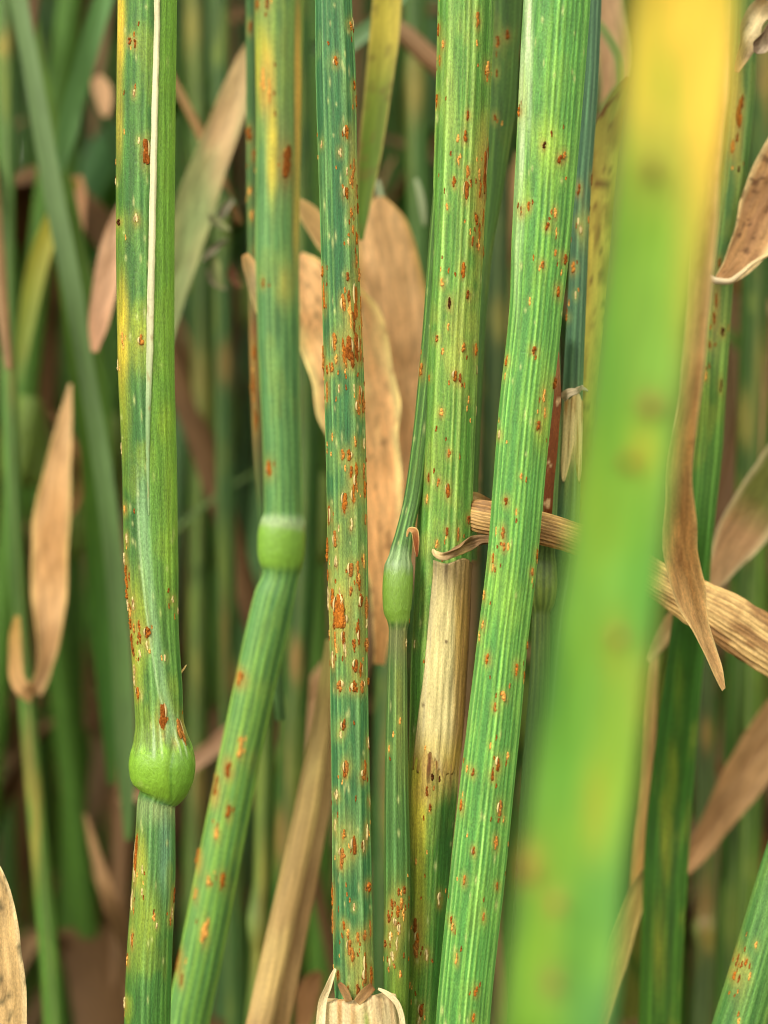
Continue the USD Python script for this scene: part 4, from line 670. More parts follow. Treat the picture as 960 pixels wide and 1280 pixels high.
# ================================================================== middle distance, leaves
leaf_thing('broad_dry_leaf', 'broad tan dry leaf standing behind the middle stalk, its left half', 'dry leaf', [(372, 320, .207, 16, 0), (396, 355, .207, 64, -5), (428, 420, .207, 112, 0), (448, 510, .206, 108, 5), (462, 600, .205, 84, 10), (472, 680, .204, 56, 10), (478, 740, .204, 32, 0), (474, 830, .206, 14, 0)], 'dry_leaf', tones(gain=1.55, grad=[(0, (206, 162, 116)), (.3, (212, 166, 118)), (.6, (206, 156, 106)), (1, (180, 134, 86))], second=(186, 136, 88), amt=.45, edge=(226, 182, 124), spots=(120, 80, 44), spot_amt=.5, big=.5, vein=.06), n=70, na=18, curl=.18, seed=33)
leaf_thing('broad_dry_leaf', 'broad tan dry leaf with a pointed top, right of the middle stalk and behind it', 'dry leaf', [(474, 246, .213, 10, 0), (478, 280, .213, 60, 0), (486, 340, .213, 90, 0), (494, 430, .213, 98, 0), (498, 520, .213, 84, 0), (496, 620, .213, 66, 0), (490, 720, .214, 40, 0), (484, 800, .215, 14, 0)], 'dry_leaf', tones(gain=1.5, grad=[(0, (200, 160, 116)), (.4, (198, 156, 114)), (.8, (190, 142, 98)), (1, (170, 124, 82))], second=(172, 130, 88), amt=.5, edge=(176, 140, 80), big=.35, vein=.08, spots=(120, 84, 50), spot_amt=.3), n=60, na=16, curl=-.15, seed=34)
leaf_thing('dry_leaf', 'small bent tip of tan leaf left of the middle stalk, upper half', 'dry leaf', [(372, 250, .209, 8, 0), (386, 268, .209, 26, 0), (404, 292, .209, 30, 0), (424, 330, .209, 14, 0)], 'dry_leaf', tones([(0, (206, 166, 110)), (1, (196, 150, 100))], edge=(226, 190, 130)), n=24, na=8, seed=35)
leaf_thing('yellow_green_leaf', 'narrow leaf, yellow above and green below, tapering to a point beside the middle stalk', 'leaf', [(500, -160, .203, 34, 0), (487, -40, .203, 36, 0), (481, 40, .203, 38, 0), (473, 110, .203, 34, 0), (463, 190, .203, 29, 0), (455, 250, .203, 20, 0), (451, 300, .203, 6, 0)], 'green_leaf', tones(gain=1.25, grad=[(0, (206, 186, 80)), (.45, (214, 192, 86)), (.6, (160, 180, 80)), (.75, (110, 160, 60)), (1, (80, 140, 56))], second=(150, 160, 70), amt=.4, spots=(120, 100, 50), spot_amt=.5, edge=(180, 160, 90)), n=60, na=12, curl=.3, seed=36)
t5, o5 = rod_thing('split_dry_straw', 'pair of dry tan straws leaning together, left of the middle stalk at the bottom', 'straw', [(412, 800, .204, 10), (404, 880, .204, 20), (385, 1000, .203, 30), (362, 1110, .202, 32), (338, 1220, .201, 34), (318, 1310, .200, 34), (250, 1600, .2, 34)], 'dry_straw', tones([(0, (190, 170, 100)), (.3, (196, 166, 104)), (1, (196, 150, 104))], second=(150, 110, 70), amt=.5, groove=.25, big=.5), n=80, na=30, ribs=10, amp=.04, flat=.6, seed=37)
part(t5, 'straw', rod([(414, 900, .206, 12), (406, 990, .206, 16), (388, 1090, .205, 20), (370, 1180, .204, 22), (353, 1270, .203, 22), (330, 1400, .203, 22)], n=60, na=22, ribs=8, amp=.05, flat=.6, seed=38, paint=tones([(0, (180, 146, 96)), (1, (206, 160, 110))], second=(150, 110, 70), amt=.5)), 'dry_straw', o5)
leaf_thing('dry_leaf', 'dry tan leaf edge poking into the bottom left corner, its right rim pale', 'dry leaf', [(-14, 1070, .176, 10, 0), (-6, 1120, .176, 40, 0), (-2, 1180, .176, 56, 0), (2, 1230, .176, 58, 0), (4, 1290, .176, 60, 0), (0, 1500, .178, 60, 0)], 'dry_leaf', tones([(0, (206, 170, 120)), (1, (206, 166, 116))], second=(150, 116, 76), amt=.5, edge=(236, 206, 160), spots=(90, 80, 54), spot_amt=.8, vein=.1, big=.7), n=60, na=18, curl=-.2, crinkle=.05, seed=39)
t6, o6 = leaf_thing('hooked_dry_leaf', 'tan dry leaf at the left whose foot hooks round a thin green stalk', 'dry leaf', [(88, 480, .226, 4, 0), (82, 520, .226, 16, 10), (72, 590, .226, 32, 0), (64, 670, .226, 46, -10), (62, 740, .226, 44, 0), (60, 800, .226, 32, 20), (54, 838, .226, 22, 30), (42, 866, .225, 20, 10)], 'dry_leaf', tones(gain=1.15, grad=[(0, (204, 164, 122)), (.6, (192, 146, 100)), (1, (198, 158, 122))], second=(160, 112, 64), amt=.5, edge=(200, 170, 110), big=.4), n=50, na=12, curl=.25, seed=40)
part(t6, 'blade', blade([(42, 868, .225, 22, 0), (28, 860, .224, 20, 0), (20, 840, .224, 18, 0), (19, 800, .224, 15, 0), (22, 770, .224, 6, 0)], n=30, na=10, curl=.3, seed=41, paint=tones([(0, (196, 150, 106)), (1, (176, 136, 70))])), 'dry_leaf', o6)
leaf_thing('pale_dry_leaf', 'pale tan and greenish leaf slanting behind and right of the white-margined stalk', 'dry leaf', [(330, 30, .222, 10, 0), (306, 90, .222, 34, 0), (276, 170, .222, 44, 0), (250, 240, .222, 46, 0), (232, 310, .222, 40, 0), (216, 390, .222, 22, 0), (208, 440, .222, 8, 0)], 'dry_leaf', tones([(0, (206, 176, 130)), (.35, (196, 160, 120)), (.6, (176, 180, 136)), (1, (176, 170, 116))], second=(150, 176, 130), amt=.7, big=.3), n=50, na=12, curl=.3, seed=42)
tu = thing('withered_tuft', 'tangle of shredded grey-green leaf scraps between the white-margined stalk and bent stalk', 'dry leaf', px(276, 370, .216))
for i, (x, y, dx, dy, w, c) in enumerate([(262, 268, 26, 20, 14, (170, 176, 140)), (292, 250, -22, 34, 12, (196, 190, 160)), (270, 320, 8, 40, 16, (150, 160, 116)), (284, 300, -30, 26, 9, (206, 196, 170)), (260, 338, 22, 24, 12, (190, 176, 140)), (288, 330, 14, 30, 14, (150, 100, 66)), (280, 232, 16, 24, 10, (130, 160, 110))]):
    part(tu, 'scrap', blade([(x, y, .216 + .0012 * i, 3, 20 * i), (x + dx * .4 - 5, y + dy * .4, .216 + .0012 * i, w, 30), (x + dx, y + dy, .216 + .0012 * i, 3, 50)], n=24, na=8, curl=.6, crinkle=.5, seed=90 + i, paint=tones([(0, c), (1, c)], second=tuple(int(q * .6) for q in c), amt=.7, big=1.0)), 'dry_leaf', px(276, 370, .216))
for lb, rows in (('short pale awn glinting above the right broad tan leaf', [(472, 226, .222, 5, 0), (477, 250, .222, 7, 0), (483, 276, .222, 3, 0)]), ('short pale awn beside the yellow-green stalk near the right broad tan leaf', [(520, 224, .222, 5, 0), (527, 252, .222, 8, 0), (530, 282, .222, 4, 0)])):
    leaf_thing('pale_awn', lb, 'awn', rows, 'pale_skin', tones([(0, (190, 206, 190)), (1, (170, 186, 160))]), n=16, na=6)
leaf_thing('pale_dry_leaf', 'tan dry leaf sliver close to the left side of the white-margined stalk', 'dry leaf', [(168, 230, .222, 6, 0), (150, 280, .222, 26, 0), (136, 340, .222, 32, 0), (124, 400, .222, 26, 0), (118, 440, .222, 8, 0)], 'dry_leaf', tones([(0, (206, 166, 136)), (1, (190, 140, 110))], second=(160, 116, 86), amt=.4), n=30, na=10, curl=.3, seed=43)
rod_thing('brown_twig', 'thin brown dead stem crossing right of the white-margined stalk near the top', 'straw', [(212, 90, .225, 8), (232, 130, .225, 12), (255, 175, .225, 14), (276, 220, .225, 12), (300, 280, .225, 8)], 'dry_straw', tones([(0, (130, 100, 60)), (1, (140, 100, 60))]), n=24, na=10, seed=44)
rod_thing('brown_twig', 'brown dead stem lying behind the tall stalks at the top centre', 'straw', [(470, 20, .235, 16), (505, 42, .235, 24), (530, 66, .235, 26), (560, 92, .235, 26), (620, 150, .236, 20)], 'dry_straw', tones([(0, (140, 110, 80)), (1, (150, 96, 56))], second=(110, 70, 40), amt=.5), n=24, na=12, seed=45)
leaf_thing('dry_leaf', 'cream scrap of dry leaf at the left side of the bent stalk', 'dry leaf', [(306, 318, .200, 8, 0), (313, 335, .200, 18, 0), (317, 360, .200, 14, 0), (322, 392, .200, 4, 0)], 'dry_leaf', tones([(0, (206, 160, 104)), (.5, (226, 206, 150)), (1, (206, 180, 120))], second=(140, 90, 50), amt=.4), n=24, na=8, curl=.4, crinkle=.15, seed=46)
leaf_thing('dry_leaf', 'tan leaf strip between the two tall green stalks at mid-height', 'dry leaf', [(650, 190, .232, 10, 0), (634, 260, .232, 20, 0), (620, 330, .232, 30, 0), (606, 390, .232, 46, 20), (590, 440, .232, 40, 20), (570, 500, .232, 20, 0)], 'dry_leaf', tones([(0, (190, 150, 106)), (1, (160, 124, 84))], second=(130, 100, 66), amt=.5), n=36, na=10, curl=.3, seed=47)
leaf_thing('dry_leaf', 'tan leaf with pale rims behind the top of the big blurred leaf', 'dry leaf', [(748, -60, .225, 40, 0), (760, 20, .225, 52, 10), (768, 80, .225, 50, 10), (762, 130, .225, 30, 20), (748, 180, .225, 10, 0)], 'dry_leaf', tones([(0, (186, 150, 116)), (1, (196, 150, 114))], second=(150, 116, 86), amt=.4, edge=(190, 196, 140)), n=30, na=10, curl=.4, seed=48)
leaf_thing('arched_green_leaf', 'thin pale green leaf arching behind the top of the big blurred leaf', 'leaf', [(740, 20, .214, 8, 0), (762, 50, .214, 11, 0), (776, 80, .214, 12, 0), (777, 104, .214, 12, 10), (764, 122, .214, 11, 0), (750, 140, .214, 6, 0)], 'green_leaf', tones([(0, (150, 176, 120)), (1, (150, 166, 90))], edge=(190, 206, 160)), n=30, na=8, curl=.4, seed=49)
leaf_thing('arched_green_leaf', 'grey-green leaf looping behind the top of the middle stalk', 'leaf', [(360, 20, .226, 12, 0), (388, 60, .226, 18, 0), (420, 62, .226, 22, 0), (450, 44, .226, 22, 0), (480, 20, .226, 16, 0), (520, -30, .226, 12, 0)], 'green_leaf', tones([(0, (140, 176, 140)), (1, (120, 166, 130))]), n=36, na=10, curl=.3, seed=50)
leaf_thing('dry_leaf', 'slim tan leaf hanging low behind the right side of the big blurred leaf', 'dry leaf', [(818, 800, .216, 8, 0), (812, 880, .216, 18, 0), (808, 980, .216, 20, 0), (796, 1080, .216, 18, 0), (790, 1140, .216, 6, 0)], 'dry_leaf', tones([(0, (196, 160, 110)), (1, (170, 126, 60))], second=(140, 90, 40), amt=.5), n=36, na=8, seed=51)
leaf_thing('dry_leaf', 'tan leaf slanting low at the right foot of the big blurred leaf', 'dry leaf', [(812, 1080, .205, 8, 0), (795, 1120, .205, 24, 0), (776, 1170, .205, 34, 0), (758, 1230, .205, 32, 0), (738, 1300, .205, 24, 0), (700, 1400, .206, 6, 0)], 'dry_leaf', tones([(0, (190, 160, 90)), (.5, (170, 150, 80)), (1, (190, 150, 96))], second=(130, 130, 70), amt=.6, edge=(206, 176, 110)), n=36, na=10, curl=.35, seed=52)
leaf_thing('dry_leaf', 'tan bent leaf stub low behind the dry ribbed straw', 'dry leaf', [(852, 760, .206, 8, 20), (838, 780, .206, 24, 20), (822, 806, .206, 20, 20), (808, 826, .206, 8, 0)], 'dry_leaf', tones([(0, (190, 150, 100)), (1, (200, 170, 120))]), n=20, na=8, seed=53)

# ================================================================== middle distance, blurred stalks seen one by one
def soft_stalk(label, rows, c, dark=None, seed=0, node=None, name='background_stalk', yellow=None, **kw):
    c = (c[0] * 1.08, c[1] * .95, c[2] * .72); dark = dark and (dark[0] * 1.08, dark[1] * .95, dark[2] * .72)
    rows = [(y, a + .08 * (b - a), b - .08 * (b - a), q) for y, a, b, q in rows]
    k = random.Random(seed); spots = [(k.uniform(-8, 8), k.uniform(0, 1280), k.uniform(5, 14), k.uniform(14, 70), k.choice([(150, 130, 60), (140, 100, 56), (130, 150, 70), (60, 90, 40)]), k.uniform(.4, .9)) for _ in range(14)]
    s = Stalk(rows, ribs=10, amp=.05, seed=seed, nth=40, step=8, **kw)
    spots = [(float(s.xc(y)) + x, y, a, b, q, w) for x, y, a, b, q, w in spots]
    t, o = stalk_thing(name, label, s)
    grad = [(-300, c)] + ([] if not node else [(node - 30, c), (node, (150, 180, 110)), (node + 30, c)]) + [(1500, dark or c)]
    p = painter(grad, dark_amt=.6, seed=seed, yellow=yellow or (130, 140, 60), yel=.5, mott=.4, patches=spots, lat=[(k.uniform(-.8, .8), .25, (150, 176, 120), .5)])
    if node:
        part(t, 'leaf_sheath', s.mesh(p, s.y0, node - 30), 'green_stalk', o); part(t, 'node', s.mesh(p, node - 30, node + 30), 'green_node', o); part(t, 'internode', s.mesh(p, node + 30, s.y1), 'green_stalk', o)
    else: part(t, 'stem', s.mesh(p), 'green_stalk', o)
    return t, s, o
def soft_leaf(label, rows, c, c2=None, seed=0, name='background_leaf', mat='green_leaf', **kw):
    return leaf_thing(name, label, 'leaf', rows, mat, tones([(0, c), (1, c2 or c)], second=tuple(int(x * .8) for x in c), amt=.4, big=.3), n=44, na=10, curl=kw.pop('curl', .3), seed=seed, **kw)
soft_stalk('blurred teal stalk running down the left picture edge', [(0, -8, 20, .228), (400, -2, 22, .228), (640, 4, 30, .228), (900, 22, 48, .229), (1280, 52, 82, .23)], (96, 156, 122), (100, 170, 90), seed=60)
soft_leaf('long grey-green leaf slanting from the top left corner to the left stalk', [(6, -120, .226, 18, 0), (24, 0, .226, 21, 0), (44, 110, .226, 23, 0), (67, 240, .226, 25, 0), (90, 360, .226, 24, 10), (110, 480, .227, 22, 20), (130, 600, .227, 24, 10), (146, 740, .228, 24, 10), (156, 900, .229, 26, 0), (160, 1050, .230, 8, 0)], (142, 176, 136), (104, 146, 84), seed=61)
soft_leaf('dark yellow-green leaf behind the long grey-green leaf, top left', [(26, -60, .236, 22, 0), (40, 60, .236, 28, 0), (62, 180, .236, 34, 0), (86, 300, .236, 40, 0), (104, 420, .236, 44, 0), (120, 560, .237, 40, 0), (130, 760, .238, 34, 0), (140, 980, .238, 10, 0)], (110, 150, 40), (70, 130, 50), seed=62)
soft_leaf('short light green leaf leaning right between the left stalks at the top', [(150, -90, .234, 18, 0), (126, 10, .234, 24, 0), (106, 80, .234, 26, 0), (88, 150, .234, 26, 0), (76, 215, .234, 8, 0)], (120, 176, 112), seed=63)
soft_leaf('yellow leaf tip low between the left leaves', [(96, 225, .24, 8, 0), (70, 270, .24, 22, 0), (48, 330, .24, 26, 0), (34, 400, .24, 22, 0), (22, 480, .24, 10, 0)], (190, 170, 60), (110, 160, 80), seed=64)
soft_leaf('rounded tan dry leaf between the left leaves', [(96, 220, .246, 14, 0), (98, 245, .246, 22, 0), (97, 280, .246, 18, 0), (92, 330, .246, 8, 0)], (190, 140, 104), seed=65, mat='dry_leaf')
soft_leaf('small round tan leaf scrap near the top left', [(120, 96, .25, 14, 0), (127, 112, .25, 26, 0), (130, 126, .25, 22, 0), (132, 146, .25, 8, 0)], (200, 156, 120), seed=66, mat='dry_leaf')
soft_leaf('pinkish dry leaf low beside the left node', [(300, 900, .24, 10, 0), (276, 926, .24, 22, 0), (254, 944, .24, 22, 0), (220, 966, .24, 20, 0), (150, 1004, .245, 10, 0)], (190, 146, 116), seed=67, mat='dry_leaf')
soft_stalk('blurred green stalk right of the bent stalk, its node near the bottom edge', [(700, 326, 352, .226), (900, 318, 346, .226), (1100, 314, 342, .226), (1136, 308, 340, .226), (1150, 306, 340, .226), (1172, 308, 338, .226), (1190, 312, 334, .226), (1280, 304, 330, .226)], (88, 140, 84), seed=68, node=1152, top=300)
soft_stalk('dark green stalk between the bent stalk and the middle stalk', [(300, 352, 398, .224), (560, 360, 404, .224), (700, 358, 400, .224), (900, 346, 388, .224), (1280, 330, 372, .225)], (56, 116, 44), (44, 100, 36), seed=69, top=-300)
soft_stalk('dark green stalk in the gap left of the thin stalk with the olive node', [(700, 468, 510, .222), (1000, 462, 500, .222), (1280, 460, 496, .222)], (44, 100, 54), seed=70, top=300)
soft_stalk('dark green stalk left of the bent stalk, at mid-height', [(-60, 262, 288, .242), (300, 264, 290, .242), (640, 268, 296, .242), (900, 272, 300, .243), (1280, 280, 310, .244)], (60, 116, 70), seed=71)
soft_stalk('dim green stalk just right of the white-margined stalk', [(-60, 226, 262, .262), (400, 236, 268, .262), (800, 232, 264, .262), (1280, 224, 258, .262)], (70, 120, 56), seed=72)
soft_stalk('green stalk right of the dry ribbed straw at the right edge', [(-60, 940, 978, .226), (300, 926, 962, .226), (600, 916, 950, .226), (800, 906, 936, .227), (1000, 900, 930, .228), (1280, 890, 920, .228)], (66, 120, 50), seed=73)
soft_stalk('blue-grey stalk low behind the right tan leaf, its node pale', [(820, 862, 896, .238), (1000, 866, 898, .238), (1140, 868, 900, .238), (1160, 862, 904, .238), (1180, 866, 900, .238), (1280, 862, 894, .238)], (80, 116, 90), seed=74, node=1160, top=300)
soft_stalk('green stalk low at the far right between tan leaf and pale stalk', [(700, 930, 962, .236), (1000, 924, 956, .236), (1280, 914, 944, .236)], (96, 150, 60), seed=75, top=200)
soft_leaf('thin tan strip hanging near the right edge', [(940, 330, .23, 6, 0), (944, 400, .23, 12, 0), (950, 480, .23, 12, 0), (948, 560, .23, 10, 0), (944, 620, .23, 4, 0)], (176, 140, 100), seed=76, mat='dry_leaf')
soft_stalk('dim green stalk between middle stalk and yellow-green stalk at the top', [(-60, 500, 536, .25), (250, 506, 540, .25), (600, 512, 546, .25), (1280, 520, 556, .25)], (66, 128, 60), seed=77)
soft_stalk('dark stalk between the two tall green stalks at mid-height', [(200, 600, 640, .232), (600, 596, 634, .232), (900, 590, 624, .232)], (50, 90, 44), (40, 90, 60), seed=78, top=-300)
soft_leaf('tan blurred leaf low between bent stalk and middle stalk', [(430, 810, .235, 14, 0), (408, 850, .235, 36, 0), (390, 890, .235, 44, 0), (376, 940, .235, 26, 0), (366, 990, .235, 8, 0)], (176, 136, 96), seed=79, mat='dry_leaf')
soft_leaf('brown dead leaf at the bottom edge left of the dry collar', [(400, 1215, .23, 10, 0), (388, 1236, .23, 30, 0), (380, 1262, .23, 34, 0), (372, 1310, .23, 14, 0)], (190, 136, 90), seed=80, mat='dry_leaf')
soft_stalk('dim brown stalk right behind the dry collar', [(700, 466, 488, .236), (1000, 470, 492, .236), (1280, 476, 500, .236)], (130, 104, 76), seed=81, top=400)

# ================================================================== the crop behind: soil, litter, stalks
def world_ribbon(path, widths, wdir, na=5, curl=.3, thick=.0002, cd=None):
    path = np.asarray(path, float); t = unit(np.gradient(path, axis=0)); wd = np.asarray(wdir, float); wd = unit(wd - t * (t @ wd)[:, None]) if wd.ndim == 1 else wd
    nn = np.cross(wd, t); u = np.linspace(-1, 1, na); h = np.asarray(widths)[:, None] / 2
    base = path[:, None] + wd[:, None] * (u * h)[..., None]; rel = curl * (u ** 2) * h
    g = np.concatenate([base + nn[:, None] * (rel + thick / 2)[..., None], (base + nn[:, None] * (rel - thick / 2)[..., None])[:, ::-1]], 1)
    n2 = 2 * na
    uv = np.stack(np.broadcast_arrays(np.concatenate([u, u[::-1]])[None] * h * 1000, np.linspace(0, 80, len(path))[:, None]), -1)
    return ring_mesh(g, uv, np.repeat(np.asarray(cd)[:, None], n2, 1))
def world_tube(path, radii, na=10, cd=None):
    path = np.asarray(path, float); t = unit(np.gradient(path, axis=0)); a = unit(np.cross(t, [0, 1.0, 0])); b = np.cross(t, a)
    th = np.linspace(0, 2 * np.pi, na, endpoint=False)
    g = path[:, None] + np.asarray(radii)[:, None, None] * (np.cos(th)[None, :, None] * a[:, None] + np.sin(th)[None, :, None] * b[:, None])
    uv = np.stack(np.broadcast_arrays(th[None] * 2.0, np.linspace(0, 450, len(path))[:, None]), -1)
    return ring_mesh(g, uv, np.repeat(np.asarray(cd)[:, None], na, 1))

def crop_stalk(k, kind, tall):
    """Meshes of one stalk of the crop from the soil up: [(part, mesh, material)]. kind: green, blue, yellow or dry."""
    tones_ = {'green': (80, 124, 44), 'blue': (82, 122, 78), 'yellow': (140, 150, 60), 'dry': (134, 106, 74)}[kind]
    z = np.linspace(-.005, tall, 40)
    lean = k.uniform(-.10, .10); bow = k.uniform(-.05, .05)
    p = np.stack([lean * z + bow * z ** 2 * 4, k.uniform(-.08, .08) * z, z], 1)
    r = np.interp(z, [0, .1, tall], [.0019, .0016, .0010]); c = np.array([col(*tones_)] * 40)
    c = mixc(c, col(120, 100, 56), .7 * sm(.10, .0, z))
    c = c * (.8 + .4 * meshkit.noise(np.stack([z * 60, 0 * z, 0 * z + k.random() * 99], 1)))[:, None]
    nodes = [k.uniform(.05, .10), k.uniform(.14, .22), k.uniform(.27, .34)]
    out = [('stem', world_tube(p, r, 10, c), 'green_stalk' if kind != 'dry' else 'dry_straw')]
    at = lambda h: np.array([np.interp(h, z, p[:, i]) for i in range(3)])
    for h in nodes:
        q = np.array([at(h + e) for e in (-.005, -.003, 0, .003, .005)])
        out.append(('node', world_tube(q, [.0016, .0021, .0023, .0021, .0016], 10, np.array([col(130, 160, 70) if kind != 'dry' else col(150, 110, 60)] * 5)), 'green_node'))
    for i, h in enumerate(nodes + [tall * .8]):
        dead = kind == 'dry' or i == 0 or (i == 1 and k.random() < .7) or k.random() < .15
        L = k.uniform(.10, .2) * (.7 if dead else 1); a = k.uniform(0, 6.283); s = np.linspace(0, 1, 14)
        out_, up = (.35, .25) if not dead else (k.uniform(.2, .6), k.uniform(-.1, .4))
        droop = k.uniform(.3, .8) if not dead else k.uniform(.6, 1.3)
        path = at(h + .03) + np.stack([np.cos(a) * out_ * L * s, np.sin(a) * out_ * L * s, L * (up * 3 * s - droop * 1.2 * s ** 2)], 1)
        path[:, 2] = np.maximum(path[:, 2], .004)
        w = .0070 * np.sqrt(np.clip(1 - s, .02, 1)) * k.uniform(.7, 1.15)
        cc = {True: [(140, 106, 74), (118, 90, 62), (160, 124, 90), (104, 74, 46)], False: [(90, 146, 60), (96, 156, 100), (120, 160, 60)]}[dead]
        c = np.array([col(*k.choice(cc))] * 14)
        if not dead: c = mixc(c, col(190, 170, 70), sm(.6, 1, s) * k.random())
        out.append(('leaf_blade', world_ribbon(path, w, (-np.sin(a), np.cos(a), .15), 5, k.uniform(.1, .6), cd=c), 'dry_leaf' if dead else 'green_leaf'))
    return out

KINDS = [('green', 'green'), ('blue', 'blue-green'), ('yellow', 'yellowing'), ('dry', 'dead straw-coloured')]
protos = {}
def copy_of(src, loc, rot, label, group):
    x = UsdGeom.Xform.Define(stage, numbered(re.sub(r'_\d{3}$', '', str(src.GetPath()))))
    x.AddTranslateOp().Set(Gf.Vec3d(*map(float, loc))); x.AddRotateZOp().Set(float(rot))
    p = x.GetPrim(); p.GetReferences().AddInternalReference(src.GetPath()); p.SetInstanceable(True)
    tag(p, label, 'stalk', group)
    return p
k = random.Random(11)
VAR = []
for kind, word in KINDS:
    for v in range({'green': 4, 'blue': 3, 'yellow': 2, 'dry': 2}[kind]): VAR.append((kind, word, crop_stalk(k, kind, k.uniform(.36, .45))))
spots, d = [], .27
while len(spots) < 270:
    d = .262 + .62 * k.random() ** 1.25
    x = k.uniform(-1, 1) * (d * T * 1.12 + .012)
    if all((x - a) ** 2 + (d - b) ** 2 > .0050 ** 2 for a, b in spots): spots.append((x, d))
first = {}
for i, (x, d) in enumerate(spots):
    j = k.choices(range(len(VAR)), [1.1 if q[0] == 'green' else .9 if q[0] == 'blue' else .5 if q[0] == 'yellow' else .6 for q in VAR])[0]
    kind, word, meshes = VAR[j]
    label = f'blurred {word} crop stalk standing in the dim depth of the field'
    group = f'{word} stalks in the dim depth of the field'
    if j not in first:
        t = thing({'green': 'crop_stalk', 'blue': 'blue_green_crop_stalk', 'yellow': 'yellowing_crop_stalk', 'dry': 'dead_crop_stalk'}[kind], label, 'stalk', (x, d, 0), group)
        for nm, me, mat in meshes: part(t, nm, me, mat)
        first[j] = t
    else: copy_of(first[j], (x, d, 0), k.uniform(0, 360), label, group)

for i in range(125):                                                 # blades crossing in the dim space between the stalks
    d = .245 + .30 * k.random() ** 1.4; y0 = k.uniform(-100, 1150) if i < 84 else k.uniform(700, 1300); x0 = k.uniform(-40, 1000); dry = k.random() < .52
    dx, L = k.gauss(0, 130), k.uniform(260, 620) * (.75 if dry else 1)
    sw = .24 / d
    w = (k.uniform(9, 22) if dry else k.uniform(9, 20)) * sw; bend = k.gauss(0, 40)
    y0 = max(y0, 350) if dry and k.random() < .5 else y0
    rows = [(x0, y0 - L / 2, d, 3, 0), (x0 + dx * .25 + bend, y0 - L / 4, d, w * .8, k.uniform(-40, 40)), (x0 + dx * .55 + bend, y0, d + .004, w, k.uniform(-80, 80)), (x0 + dx * .8, y0 + L / 4, d + .006, w * .8, k.uniform(-30, 30)), (x0 + dx, y0 + L / 2, d + .008, w * .4, 0)]
    c = k.choice([(170, 130, 92), (140, 104, 70), (190, 154, 112), (150, 100, 60)] if dry else [(78, 126, 48), (86, 136, 78), (104, 140, 54), (70, 112, 60)])
    leaf_thing('dim_dry_leaf' if dry else 'dim_green_leaf', 'blurred dead leaf crossing the dim space behind the stalks' if dry else 'blurred green blade crossing the dim space behind the stalks', 'dry leaf' if dry else 'leaf', rows, 'dry_leaf' if dry else 'green_leaf',
               tones([(0, c), (1, tuple(int(q * .85) for q in c))], second=tuple(int(q * .75) for q in c), amt=.5), 'dead leaves crossing in the dim depth' if dry else 'green blades crossing in the dim depth', n=40, na=8, curl=.4, seed=200 + i, **({'crinkle': .4} if dry else {}))

def instancer(name, label, cat, meshes_list, pos, idx, quats, scales=None):
    pi = UsdGeom.PointInstancer.Define(stage, '/World/' + name)
    tag(pi.GetPrim(), label, cat, kind='stuff')
    UsdGeom.Scope.Define(stage, f'/World/{name}/kinds')
    targets = []
    for i, ms in enumerate(meshes_list):
        pr = UsdGeom.Xform.Define(stage, f'/World/{name}/kinds/kind_{i}')
        for nm, me, mat in ms: part(pr, nm, me, mat)
        targets.append(pr.GetPath())
    pi.CreatePrototypesRel().SetTargets(targets)
    pi.CreateProtoIndicesAttr(Vt.IntArray(list(map(int, idx))))
    pi.CreatePositionsAttr(Vt.Vec3fArray([Gf.Vec3f(*map(float, p)) for p in pos]))
    pi.CreateOrientationsAttr(Vt.QuathArray([Gf.Quath(*map(float, q)) for q in quats]))
    if scales is not None: pi.CreateScalesAttr(Vt.Vec3fArray([Gf.Vec3f(s, s, s) for s in scales]))
pos, idx, qs = [], [], []
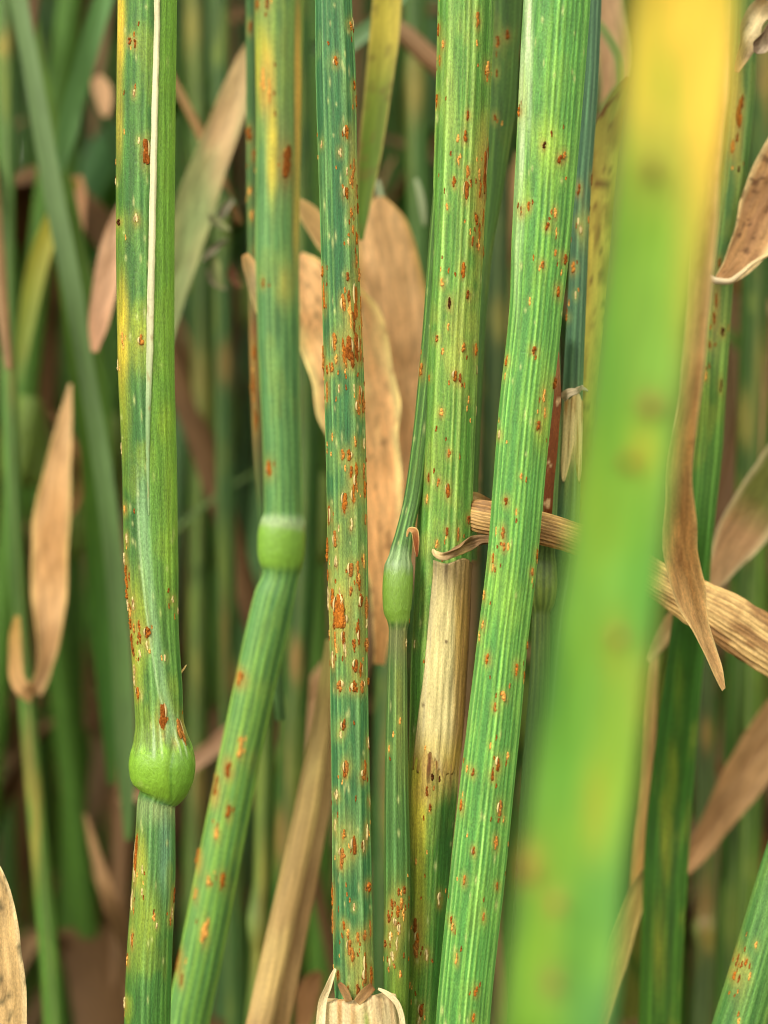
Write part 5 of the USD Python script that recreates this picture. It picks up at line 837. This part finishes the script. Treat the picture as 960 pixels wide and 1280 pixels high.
while len(pos) < 2300:
    x, y = k.uniform(-.75, .75), k.uniform(.20, 2.0)
    inside = abs(x) < y * T * 1.12 + .02
    if inside and y < .60: continue
    if abs(x) < .06 and y < .25: continue
    a = k.uniform(0, 6.283)
    pos.append((x, y, 0)); idx.append(k.choices(range(len(VAR)), [1.2 if q[0] in ('green', 'blue') else .6 if q[0] == 'yellow' else .45 for q in VAR])[0]); qs.append((math.cos(a / 2), 0, 0, math.sin(a / 2)))
instancer('far_crop', 'mass of cereal stalks filling the field behind', 'crop', [q[2] for q in VAR], pos, idx, qs)

lit = []
for i in range(6):
    s = np.linspace(0, 1, 10); L = k.uniform(.04, .12)
    path = np.stack([L * s, .01 * np.sin(s * k.uniform(1, 5)), .006 + .008 * np.sin(s * 3.1) * k.random()], 1)
    c = k.choice([(190, 146, 100), (160, 116, 76), (206, 170, 124), (120, 86, 56)])
    lit.append([('dead_blade', world_ribbon(path, .006 * np.sqrt(np.clip(1 - s, .05, 1)), (0, 1, .1), 5, .4, cd=np.array([col(*c)] * 10)), 'dry_leaf')])
pos, idx, qs = [], [], []
for _ in range(2600):
    a = k.uniform(0, 6.283)
    pos.append((k.uniform(-.6, .6), k.uniform(.1, 1.6), k.random() ** 2 * .03)); idx.append(k.randrange(6))
    q = Gf.Rotation(Gf.Vec3d(0, 0, 1), math.degrees(a)) if False else None
    e = k.uniform(-.25, .25)
    qs.append((math.cos(a / 2) * math.cos(e), math.sin(e) * math.cos(a / 2), math.sin(e) * math.sin(a / 2), math.sin(a / 2) * math.cos(e)))
instancer('leaf_litter', 'fallen dead leaves and straw on the soil', 'litter', lit, pos, idx, qs)

gx = np.concatenate([[-60, -12, -4], np.linspace(-1, 1, 60), [4, 12, 60]]); gy = np.concatenate([[-60, -12, -3], np.linspace(-.4, 2.2, 78), [6, 20, 120]])
X, Y = np.meshgrid(gx, gy)
Zg = (meshkit.fbm(np.stack([X * 14, Y * 14, 0 * X], -1), 4) - .5) * .012 - .003
n = len(gx)
i, j = np.meshgrid(np.arange(len(gy) - 1), np.arange(n - 1), indexing='ij')
quads = np.stack([i * n + j, i * n + j + 1, (i + 1) * n + j + 1, (i + 1) * n + j], -1).reshape(-1, 4)
g = usdkit.mesh(stage, '/World/ground', (np.stack([X, Y, Zg], -1).reshape(-1, 3), quads), '/World/Looks/soil', smooth=True)
tag(g.GetPrim(), 'brown soil under the crop', kind='structure')
